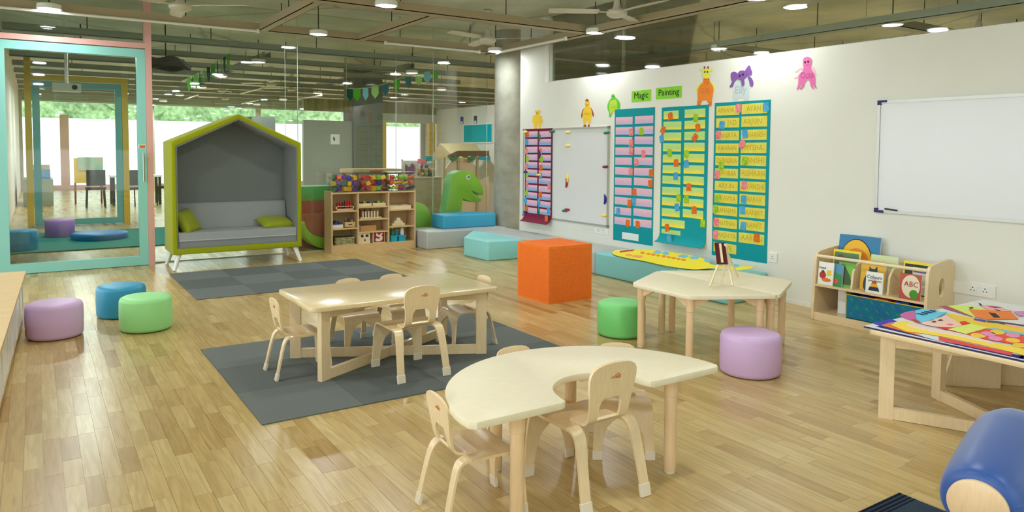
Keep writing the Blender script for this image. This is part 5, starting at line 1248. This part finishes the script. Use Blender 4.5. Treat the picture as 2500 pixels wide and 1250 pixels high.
kp('brush_stroke', [(720,455),(780,450),(1100,520),(1500,590),(2020,730),(1980,745),(1500,640),(1050,560),(760,490)], KC('blush',(240,214,206)), 3, True)
kp('panel', [(1310,290),(1440,300),(1800,380),(2500,520),(2500,600),(2050,560),(1700,470),(1560,480)], KC('gold',(244,206,76)), 1)
kp('hat', [(615,330),(640,290),(760,255),(840,260),(840,380),(760,385)], KC('orchid',(208,110,170)), 2, True)
kp('hat', [(840,250),(980,222),(1100,235),(1200,275),(1330,275),(1100,400),(930,435),(860,370)], KC('sky',(112,208,240)), 4)
kp('hair', [(780,385),(840,380),(930,440),(880,435)], KC('redbrown',(190,70,60)), 3)
kp('face', [(920,440),(1090,395),(1300,330),(1430,390),(1560,480),(1400,515),(1180,500),(1000,470)], KC('peach',(248,206,192)), 4)
for p_ in ([(1085,430),(1130,410),(1165,430),(1125,438)],[(1180,405),(1230,388),(1270,405),(1220,415)]): kp('eye', p_, KC('plum',(86,54,70)), 5.2)
kp('lips', [(1310,465),(1370,457),(1435,472),(1370,482)], KC('lip',(226,120,124)), 5.2)
kp('scarf', [(1520,425),(1600,415),(1690,455),(1570,490)], KC('red',(226,66,56)), 4.4); kp('scarf', [(1180,505),(1420,515),(1320,545)], KC('red',(226,66,56)), 5)
kp('red_panel', [(1340,540),(1960,530),(2500,640),(2500,790),(1900,680)], KC('scarlet',(240,92,74)), 2.6)
kp('sash', [(1340,540),(1690,455),(1950,520),(1620,612)], KC('lime',(226,238,120)), 5)
kp('blue_band', [(1960,525),(2050,520),(2500,600),(2500,625),(2150,580)], KC('ice',(136,198,214)), 3.6)
for cx_, cy_, cc in ((1800,635,'gold'),(1955,610,'pinkdot'),(2095,585,'gold'),(2065,680,'pinkdot'),(2330,630,'pinkdot'),(2330,710,'gold'),(2440,785,'gold')):
    kp('dot', [(cx_+115*math.cos(a*math.pi/6), cy_+34*math.sin(a*math.pi/6)+12*math.cos(a*math.pi/6)) for a in range(12)], KC(cc, (240,150,196) if cc == 'pinkdot' else (244,206,76)), 4.4)
kp('strip', [(1750,365),(1930,400),(1910,425),(1730,390)], KC('indigo',(92,78,170)), 3); kp('strip', [(1940,400),(2110,415),(2500,470),(2500,495),(2200,450),(1930,425)], KC('slate',(86,84,104)), 3.4)
kp('face', [(1320,170),(1480,160),(1700,170),(1880,215),(1740,350),(1600,300)], KC('lime',(226,238,120)), 1)
kp('trim', [(1200,185),(1320,170),(1700,330),(1740,350),(1480,270)], KC('rosewood',(176,96,110)), 2)
kp('face', [(1650,225),(2300,265),(2420,375),(1940,380),(1760,345)], KC('tangerine',(246,140,70)), 2.4)
kp('nose', [(1960,280),(2060,290),(2140,358),(2040,358)], KC('char',(72,56,50)), 3.6)
kp('eye', [(1660,205),(1720,195),(1725,210),(1680,222)], KC('char',(72,56,50)), 3.8); kp('eye', [(2040,235),(2080,235),(2150,258),(2110,255)], KC('char',(72,56,50)), 3.8)
kp('face', [(1830,165),(2010,165),(2330,250),(2120,255),(1960,240)], KC('salmon',(250,184,174)), 2)
kp('mouth', [(1940,180),(2090,190),(2170,200),(2060,210)], KC('wine',(150,60,90)), 3.2); kp('mark', [(1805,135),(1835,140),(1868,180),(1830,165)], KC('char',(72,56,50)), 3.4)
kp('panel', [(2330,260),(2500,255),(2500,330),(2420,330)], KC('mauve',(222,150,206)), 2.9)
kp('band', [(2200,445),(2500,490),(2500,520),(2250,480)], KC('salmon',(250,184,174)), 2.9)
def kw(nm, pts, m, lay): MB().prism([(a-4.3,b-1.6) for a, b in pts], .0012, ZUP(.007+.0011*lay)).build(nm, m, cl, 0)
kw('panel', [(3.70,1.45),(4.10,1.50),(4.20,1.12),(3.78,1.00)], KC('lemon',(250,218,86)), 0); kw('panel', [(3.80,1.38),(4.05,1.40),(4.08,1.18),(3.86,1.14)], KC('scarlet',(240,92,74)), 1.2)
kw('panel', [(4.25,1.62),(4.80,1.66),(4.86,1.20),(4.30,1.10)], KC('gold',(244,206,76)), 0); kw('face', outline([(4.40,1.30),(4.62,1.22),(4.76,1.38),(4.66,1.56),(4.46,1.54)],4), KC('peach',(248,206,192)), 1.2); kw('hat', [(4.42,1.52),(4.72,1.55),(4.60,1.66)], KC('sky',(112,208,240)), 2.4)
kw('strip', [(3.70,.99),(4.9,1.05),(4.9,1.00),(3.70,.95)], KC('navy',(40,34,110)), 0)
me = textmesh('RARA', .085, KC('inkblue',(40,60,110)), 'lettering')
o = link('lettering', me, cl); a0, a1 = atz(2100+890*.16,720+345*.16,ZK), atz(2100+1170*.16,720+265*.16,ZK); c0 = (a0+a1)/2
dv = (a1-a0).normalized(); o.matrix_local = Matrix.Translation((c0.x-4.3, c0.y-1.6, .0145))@Matrix((dv, Vector((-dv.y,dv.x,0)), Vector((0,0,1)))).transposed().to_4x4()@Matrix.Diagonal((.9,.8,1,1))

# ---- navy armchair in the near corner (only its rolled arm shows)
NAVY = mat('navy_satin', (44,84,160), .38, .5, .08, 4, sheen=.3)
AO = Vector((2.95,1.02,0)); ax = Vector((.96,.20,.10)).normalized(); c0 = atz(2385,1240,.36)-AO
ac = thing('armchair', 'blue satin armchair with a rolled arm and round wooden arm end', 'armchair', AO)
MB().lathe([(0,0),(.080,0),(.097,.006),(.107,.022),(.113,.05),(.118,.10),(.124,.25),(.127,.40),(.125,.47),(.112,.52),(.08,.55),(0,.555)], 48, c0+ax*.012, ax).build('rolled_arm', NAVY, ac, 80)
MB().lathe([(0,0),(.076,0),(.081,.004),(.081,.018),(0,.018)], 40, c0, ax).build('arm_end', BEECH, ac, 50)
fo = MB()
for k in range(7):
    t_ = math.radians(20+k*24); n1 = Vector((-.17,.985,0)); rd = n1*math.cos(t_)+Vector((0,0,1))*math.sin(t_)
    fo.tube([c0+ax*(.016+h)+rd*r for r, h in ((.088,.0),(.101,.012),(.109,.030),(.114,.055))], [.003,.004,.003,.001], 6)
fo.build('gather_fold', NAVY, ac, 80)
MB().box(c0.x+.06,c0.x+.62,c0.y-.62,c0.y-.02,.14,.34).bevel(.06,4).build('seat_cushion', NAVY, ac, 80)
MB().box(c0.x+.56,c0.x+.74,c0.y-.62,c0.y+.10,.14,.46).bevel(.07,4).build('backrest', mat('dark_navy_satin', (24,34,80), .4), ac, 80)
MB().box(c0.x+.05,c0.x+.44,c0.y-.03,c0.y+.05,.10,.30).bevel(.01,1).build('side_panel', BEECH, ac, 50)
for x_, y_ in ((.10,.01),(.56,.01),(.12,-.56),(.56,-.56)): MB().cyl((c0.x+x_,c0.y+y_,0),(c0.x+x_,c0.y+y_,.16),.022,.026,12).build('leg', BEECH, ac)

# ---- low cubby unit along the left edge
cb = thing('cubby_unit', 'long low cubby unit with oak top and white dividers', 'cabinet', (-.265,1.2,0), math.radians(-1.75))
LY = 5.43
MB().box(-.46,.022,0,LY,.425,.452).bevel(.004,1).build('top', PINE, cb, 0)
MB().box(-.45,-.004,.02,LY-.02,.10,.12).build('bottom_board', PINE, cb, 0)
MB().box(-.45,-.03,.03,LY-.03,0,.10).build('plinth', PINE, cb, 0)
MB().box(-.46,-.445,0,LY,.055,.425).build('back', WHITE, cb, 0)
nd = 13
for i in range(nd+1):
    y_ = i*(LY-.02)/nd
    MB().box(-.445,.0,y_,y_+.02,.0 if i in (0,nd) else .12,.425).build('divider' if i not in (0,nd) else 'end_panel', WHITE, cb, 0)
for i in range(nd): MB().box(-.44,-.004,i*(LY-.02)/nd+.024,(i+1)*(LY-.02)/nd-.004,.122,.42).bevel(.004,1).build('drawer_box', WHITEG, cb, 0)

# ================================================================== THE NEXT ROOM
def by(px, py, Y): p = aty(px, py, Y); return (p.x, p.z)
def yprism(pts, Y, d, clampz=True):
    q = [by(a, b, Y) for a, b in pts]
    return MB().prism([(u, max(0, v)) for u, v in q], d, lambda u, v, t: (u, Y+t, v))
# soft play pieces right behind the glass
dn = thing('foam_dinosaur', 'green foam dinosaur head and neck standing behind the blue block', 'play block', (5.5,9.79,0)); DO = Vector((5.5,9.79,0))
dp_ = [(365,625),(385,520),(400,420),(410,330),(425,250),(470,195),(540,168),(600,172),(660,195),(710,240),(745,290),(775,350),(790,410),(785,448),(740,440),(690,410),(650,392),(680,430),(730,465),(768,490),(760,515),(720,528),(660,525),(600,505),(560,485),(550,520),(545,570),(540,625)]
q = [by(1010+a*.216, 380+b*.216, 9.79) for a, b in dp_]; q = [(u-5.5, v) for u, v in q]; q = [(q[0][0]-.02,0)]+q+[(q[-1][0]-.01,0)]
MB().prism(q, .22, lambda u, v, t: (u, t+.004, v)).bevel(.008,2,50).build('body', LIMED, dn, 40)
MB().prism(q, .012, lambda u, v, t: (u, t-.004, v)).bevel(.006,2,50).build('face_panel', LIMEV, dn, 40)
e = by(1010+615*.216, 380+245*.216, 9.79); ey = MB().lathe([(0,0),(.040,0),(.040,.003),(0,.004)], 24, (e[0]-5.5,-.0035,e[1]), (0,-1,0)).build('eye', WHITEG, dn)
MB().lathe([(0,0),(.014,0),(.014,.002),(0,.002)], 16, (e[0]-5.5+.008,-.0075,e[1]+.004), (0,-1,0)).build('pupil', DARKP, ey)
arch = [(4.545+.215+.215*math.cos(a*math.pi/16), .36+.24*math.sin(a*math.pi/16)) for a in range(17)]
tag(MB().prism([(4.975,0)]+arch+[(4.545,0)], .25, lambda u, v, t: (u, 9.80+t, v)).bevel(.012,2,50).build('foam_arch', LIMEV, None, 40), 'lime green rounded foam block behind the glass by the toy shelf', 'play block')
rk = [(3.40+.36*math.cos(a*math.pi/20+math.pi), .36+.36*math.sin(a*math.pi/20+math.pi)) for a in range(21)]
ri_ = [(3.40+.33*math.cos(-a*math.pi/20), .40+.24*math.sin(-a*math.pi/20)) for a in range(21)]
tag(MB().prism(rk+ri_, .30, lambda u, v, t: (u, 9.83+t, v)).bevel(.008,2,60).build('foam_rocker', LIMEV, None, 40), 'lime green crescent foam rocker behind the glass beside the sofa', 'play block')
hb = [(3.40+.328*math.cos(-a*math.pi/20), .405+.24*math.sin(-a*math.pi/20)) for a in range(21)]
tag(MB().prism([(3.728,.49),(3.072,.49)][::-1]+hb[::1], .28, lambda u, v, t: (u, 9.84+t, v)).build('foam_seat', BRICKV, None, 40), 'terracotta foam seat resting in the lime crescent rocker', 'play block')  # foam seat filling the hollow of the crescent rocker
tag(MB().box(2.98,3.95,10.2,10.6,0,.66).bevel(.015,2).build('foam_block', BRICKV, None, 40), 'terracotta foam block standing behind the crescent rocker', 'play block')
tag(MB().box(2.98,3.95,10.2,10.6,.66,.86).bevel(.015,2).build('foam_block', GRASS, None, 40), 'grass green foam block stacked on the terracotta block', 'play block')
# teal mat and stools behind the door
tag(MB().box(-.39,2.6,11.4,13.9,.0,.012).build('floor_mat', TEALMAT, None, 0), 'dark teal floor mat behind the glass door', 'mat')
def stool2(label, x, y, m, r, h, z=.012):
    t = thing('pouf_stool', label, 'stool', (x,y,z), 0, 'stools on the teal mat')
    MB().lathe([(0,0),(r-.01,0),(r,.02),(r,h-.03),(r-.01,h-.008),(r-.04,h),(0,h+.002)], 40).build('cover', m, t, 60)
stool2('blue round stool on the teal mat behind the glass door', -.175, 11.75, BLUEV, .19, .27)
stool2('purple round stool on the teal mat behind the glass door', .30, 13.2, PURPLE, .20, .27)
stool2('low wide blue round cushion on the teal mat', .80, 12.62, mat('deep_blue_vinyl', (36,110,170), .42), .38, .10)
# grey pod, counter, stall
x0, x1 = by(615,300,12.6)[0], by(672,300,12.6)[0]; zt = by(640,285,12.6)[1]
pd = thing('acoustic_pod', 'tall grey felt pod rising behind the house sofa roof', 'pod', ((x0+x1)/2,12.6,0)); wd = (x1-x0)/2
MB().box(-wd,wd,0,.6,.08,zt).bevel(.015,2).build('body', GREYF, pd, 50); MB().box(-wd+.03,wd-.03,.03,.57,0,.09).build('base', DARKP, pd, 0)
MB().box(wd*.5,wd+.004,-.004,.1,zt-.42,zt-.30).build('label_tab', TOYM['green'], pd, 0)
ct = thing('wooden_counter', 'tall oak-faced counter behind the dinosaur neck', 'counter', (5.25,10.7,0))
xa, xb = by(1008,450,10.7)[0], by(1078,450,10.7)[0]; zc_ = by(1040,432,10.7)[1]
MB().box(xa-5.25,xb-5.25,0,.5,0,zc_-.02).build('body', mat('oak_panel', (186,164,122), .5, .4, .15, 8, stretch=(8,8,1)), ct, 0); MB().box(xa-5.26,xb-5.24,-.02,.52,zc_-.02,zc_).build('top', PINE, ct, 0)
tb = thing('toy_tub', 'clear tub of orange and purple toys on the oak counter', 'storage bin', (by(1045,430,10.8)[0],10.8,zc_))
MB().box(-.13,.13,0,.004,0,.22).box(-.13,.13,.246,.25,0,.22).box(-.13,-.126,.004,.246,0,.22).box(.126,.13,.004,.246,0,.22).box(-.13,.13,0,.25,0,.004).build('tub', CLEAR, tb, 0)
rr = random.Random(9)
for i in range(14):
    c_ = rr.choice(('orange','purple','lime','yellow','magenta','green')); k = 'ball'
    if (k,c_) not in cache: cache[(k,c_)] = toy_mesh(k, TOYM[c_])
    o = link('toy_ball', cache[(k,c_)], None, (tb.location.x-.085+.085*(i%3)+rr.uniform(-.006,.006), 10.86+.1*((i//3)%2), zc_+.042+.065*(i//6))); tag(o, '%s toy ball in the clear tub on the oak counter' % c_, 'toy', '%s balls in the tub' % c_)
wt = thing('play_table', 'long oak play table with a red handle seen above the clear bins', 'table', (4.3,10.9,0))
xa, xb = by(862,420,10.9)[0], by(985,420,10.9)[0]; zw = by(920,413,10.9)[1]
MB().box(xa-4.3,xb-4.3,0,.6,zw-.07,zw).bevel(.005,1).build('top', PINE, wt, 0); MB().box(by(903,420,10.9)[0]-4.3,by(935,420,10.9)[0]-4.3,-.012,0,zw-.06,zw-.02).build('handle', TOYM['red'], wt, 0)
for u in (xa-4.25, xb-4.35):
    for v in (.04,.56): MB().box(u-.025,u+.025,v-.025,v+.025,0,zw-.07).build('leg', BEECH, wt, 0)
# market stall
SY = 12.3; SOX = by(1150,400,SY)[0]
stl = thing('play_stall', 'cardboard play stall with brown gable roof and scalloped awning', 'play stall', (SOX,SY,0))
def sp(nm, pts, m, y0, d, par=stl):
    q = [by(a, b, SY) for a, b in pts]; return MB().prism([(u-SOX, max(0, v)) for u, v in q], d, lambda u, v, t: (u, y0+t, v)).build(nm, m, par, 0)
CARDB, CARDD = mat('cardboard', (196,178,138), .8, .2), mat('cardboard_dark', (134,106,74), .8, .2)
ra, rb_, rc, rd = by(1104,350,SY), by(1192,350,SY), by(1116,385,SY), by(1192,385,SY)
rf = MB(); v_ = [rf.bm.verts.new(p) for p in ((ra[0]-SOX,.5,ra[1]),(rb_[0]-SOX,.5,rb_[1]),(rd[0]-SOX,0,rd[1]-.05),(rc[0]-SOX,0,rc[1]-.05),(rc[0]-SOX-.1,1.0,rc[1]-.05),(rd[0]-SOX,1.0,rd[1]-.05))]
for f in ((0,1,2,3),(0,4,5,1),(0,3,4),(1,5,2),(3,2,5,4)): rf.bm.faces.new([v_[i] for i in f])
rf.build('roof', CARDB, stl, 0)
sp('fascia', [(1094,378),(1116,368),(1192,368),(1192,381),(1116,381),(1094,386)], CARDD, -.03, .03)
aw = []
for i in range(0, 61):
    x_ = 1090+i*1.68; aw.append((x_, 383+2.5*math.cos(i*.5)))
sp('awning', [(1090,378)]+[(1191,378)]+aw[::-1], CARDD, -.06, .02)
for a, b, m_ in ((1090,1112,'green'),(1134,1156,'green')): sp('scallop', [(a,384),(b,382),(b-3,391),((a+b)/2,394),(a+4,391)], TOYM[m_], -.09, .02)
sp('scallop', [(1162,382),(1191,382),(1191,391),(1190,393),(1166,390)], mat('stall_blue', (40,170,200), .6), -.09, .02)
an = [(1082+0,470)]
ao = [(1125+45*math.cos(math.pi-a*math.pi/16), 440-54*math.sin(a*math.pi/16)) for a in range(17)]
sp('front_panel', [(1080,520)]+ao+[(1192,430),(1192,520)], mat('stall_peach', (226,200,168), .8), -.02, .02)
for x_ in (1082,1117,1163): sp('post', [(x_-2.5,384),(x_+2.5,384),(x_+3,540),(x_-3,540)], CARDB, -.05, .03)
for x_ in (1103,1113,1121,1131,1142,1152,1178,1190): sp('dot', [(x_-1.6,395),(x_,393.4),(x_+1.6,395),(x_,396.6)], TOYM['orange'], -.045, .02)
# teal pinboard and pictures on the side wall of the next room
XW = 7.86
pb = thing('pinboard', 'turquoise pinboard with white frame on the far side wall', 'board', (XW,0,0))
a, b = atx(1133,303,XW), atx(1204,350,XW)
MB().box(-.02,0,b.y,a.y,b.z,a.z).build('frame', WHITE, pb, 0); MB().box(-.024,-.02,b.y+.03,a.y-.03,b.z+.03,a.z-.03).build('panel', mat('turquoise_felt', (0,178,192), .8, .2), pb, 0)
for (px, py, m_, lb) in ((1128,293,'blue','small blue paper picture beside the turquoise pinboard'),(1161,291,'navy','small dark paper picture above the turquoise pinboard')):
    p = atx(px, py, XW); t = thing('wall_picture', lb, 'picture', (XW,p.y,p.z)); MB().box(-.006,0,-.06,.06,-.09,.07).build('sheet', TOYM[m_], t, 0); MB().box(-.008,-.006,-.04,.04,-.085,-.03).build('caption', WHITE, t, 0)
# easel board and boxes near the yellow posts
eb = thing('display_easel', 'white display easel with a purple drawing beyond the glass', 'easel', (by(1010,400,11.8)[0],11.8,0))
za, zb_ = by(1010,392,11.8)[1], by(1010,432,11.8)[1]
MB().box(-.22,.12,0,.02,zb_,za).build('board', WHITE, eb, 0); MB().prism(outline([(-.15,zb_+.03),(-.02,zb_+.05),(.05,zb_+.14),(-.03,za-.05),(-.09,zb_+.17),(-.16,za-.06)],3), .004, lambda u, v, t: (u,-.004+t,v)).build('drawing', mat('plum_print', (140,70,120), .7), eb, 0)
for u in (-.22,.10): MB().box(u,u+.02,.02,.04,0,za+.02).build('leg', BRW, eb, 0)
for (px0, px1, py0, py1, m_, lb) in ((1028,1040,388,401,'magenta','pink card box stacked beyond the oak counter'),(1042,1056,381,393,'green','teal card box stacked beyond the oak counter')):
    Y_ = 11.5; a, b = by(px0,py1,Y_), by(px1,py0,Y_)
    t = thing('card_box', lb, 'box', ((a[0]+b[0])/2,Y_,0)); hw = (b[0]-a[0])/2
    MB().box(-hw,hw,0,.14,a[1],b[1]).bevel(.004,1).build('box', mat('box_pink', (236,110,130), .6) if m_ == 'magenta' else mat('box_teal', (20,160,160), .6), t, 0); MB().box(-hw*.8,hw*.8,.02,.12,0,a[1]).build('plinth', WHITE, t, 0)
# poster on the grey panel
a, b = by(806,328,PY), by(830,352,PY)
pn = thing('wall_poster', 'small white poster pinned on the grey panel', 'poster', ((a[0]+b[0])/2,PY,(a[1]+b[1])/2)); MB().box(-.1,.1,-.006,0,-.11,.11).build('sheet', WHITE, pn, 0); MB().prism([(-.05,.02),(-.03,.06),(.0,.0),(-.02,-.05)], .002, lambda u, v, t: (u,-.008+t,v)).build('figure', DARKP, pn, 0)
# projector and cable coil
p = aty(163,214,12.0)
pj = thing('projector', 'white ceiling projector on a pole behind the glass door', 'projector', (p.x,12.0,p.z))
MB().box(-.17,.17,-.13,.13,-.055,.055).bevel(.012,2).build('body', WHITE, pj, 50); MB().cyl((0,0,.05),(0,0,ZC-p.z+.02),.022).build('pole', WHITE, pj)
MB().lathe([(0,0),(.035,0),(.035,.012),(0,.012)], 16, (.09,-.128,0), (0,-1,0)).build('lens', DARKP, pj)
p = aty(410,155,11.6)
co = thing('hose_coil', 'black coiled hose hung under the slab beyond the pink post', 'hose', (p.x,11.6,p.z))
for i in range(4): MB().tube([(-.05+(.34-.03*i)*math.cos(a*math.pi/16), .26*math.sin(a*math.pi/16), .03*i-.05+.02*math.sin(a*.8)) for a in range(33)], .028, 8).build('loop', DARKP, co)
MB().cyl((0,.2,0),(0,.2,ZC-p.z+.02),.01).build('hanger', RODM, co)
# bunting
FL = {'dg':mat('felt_forest', (14,84,72), .9, .1), 'g':mat('felt_green', (98,180,60), .9, .1), 'l':mat('felt_lime', (176,220,130), .9, .1), 'b':mat('felt_sky', (140,204,224), .9, .1), 's':mat('felt_slate', (74,124,136), .9, .1)}
def bunting(label, pts, cols, Y0, Y1, fw, fh):
    t = thing('bunting', label, 'bunting', (0,0,0)); n_ = len(pts); P = []
    for i, (a, b) in enumerate(pts): P.append(aty(a, b, Y0+(Y1-Y0)*i/(n_-1)))
    for e_ in (P[0], P[-1]): MB().cyl(e_, (e_.x,e_.y,ZC+.01), .003, seg=5).build('hanging_cord', mat('twine', (196,200,150), .8), t)
    MB().tube(P, .006, 5).build('string', mat('twine', (196,200,150), .8), t)
    L_ = len(cols)
    for k, c_ in enumerate(cols):
        f = (k+.5)/L_*(n_-1); i = min(int(f), n_-2); q = P[i].lerp(P[i+1], f-i); dq = P[i+1]-P[i]; r = math.atan2(dq.y, dq.x)+random.Random(k).uniform(-.35,.35)
        o = MB().prism([(-fw,0),(fw,0),(fw*1.05,-fh*.6),(0,-fh),(-fw*1.05,-fh*.6)], .006, lambda u, v, tt: (u*math.cos(r)+tt*math.sin(r), u*math.sin(r)+tt, v)).build('flag', FL[c_], t, 0, q)
    return t
bunting('green and blue felt bunting strung beyond the glass above the toy shelf', [(846,216),(870,217),(900,214),(935,206),(975,192),(1015,182),(1045,175),(1072,169)], ['dg','g','b','l','s','g','s','l','b','g'], 11.0, 11.0, .055, .20)
bunting('dark green felt bunting strung beyond the glass above the sofa', [(458,192),(490,176),(530,150),(562,130)], ['g','dg','g','dg','g','dg','g','s','g','dg','g'], 12.6, 10.6, .05, .22)
# far classroom seen through two doors
fe = thing('painting_easel', 'yellow painting easel draped with a teal cloth in the far room', 'easel', (by(215,450,20.5)[0],20.5,0))
a, b = by(180,386,20.5), by(250,446,20.5); ex_ = fe.location.x
MB().box(a[0]-ex_,b[0]-ex_,0,.03,b[1],a[1]).build('board', mat('easel_yellow', (240,190,50), .6), fe, 0); MB().box(a[0]-ex_+.08,b[0]-ex_+.02,-.03,.06,(a[1]+b[1])/2,a[1]+.02).build('cloth', mat('cloth_teal', (120,190,180), .8, .2, .3, 3, c2=(220,200,170)), fe, 0)
for u in (a[0]-ex_, b[0]-ex_-.04): MB().box(u,u+.04,.03,.07,0,a[1]).build('leg', BRW, fe, 0)
ft = thing('dark_table', 'dark-framed work table in the far room', 'table', (2.05,19.6,0))
MB().box(-.55,.55,0,.7,.68,.72).build('top', WHITE, ft, 0)
for u in (-.5,.5):
    for v in (.05,.65): MB().box(u-.03,u+.03,v-.03,v+.03,0,.68).build('leg', DARKP, ft, 0)
for k, (x_, y_) in enumerate(((1.15,19.2),(1.85,18.9),(2.7,19.2))):
    t = thing('office_chair', 'dark padded chair at the work table in the far room', 'chair', (x_,y_,0), .4*k, 'far room chairs')
    MB().box(-.2,.2,-.2,.2,.42,.48).bevel(.02,2).build('seat', DARKP, t, 50); MB().box(-.19,.19,-.22,-.18,.52,.88).bevel(.02,2).build('backrest', DARKP, t, 50)
    for u in (-.17,.17):
        for v in (-.17,.17): MB().cyl((u*1.1,v*1.1,0),(u,v,.42),.014,seg=8).build('leg', DARKP, t)
fs = thing('storage_unit', 'low storage unit with boxes by the far room wall', 'shelf', (.1,20.4,0))
MB().box(-.35,.25,0,1.8,0,.62).build('body', PAINTG, fs, 0); MB().box(-.2,.2,.2,.7,.62,.86).build('box', mat('box_blue', (96,140,190), .6), fs, 0); MB().box(-.2,.2,.9,1.4,.62,.95).build('box', PINE, fs, 0)
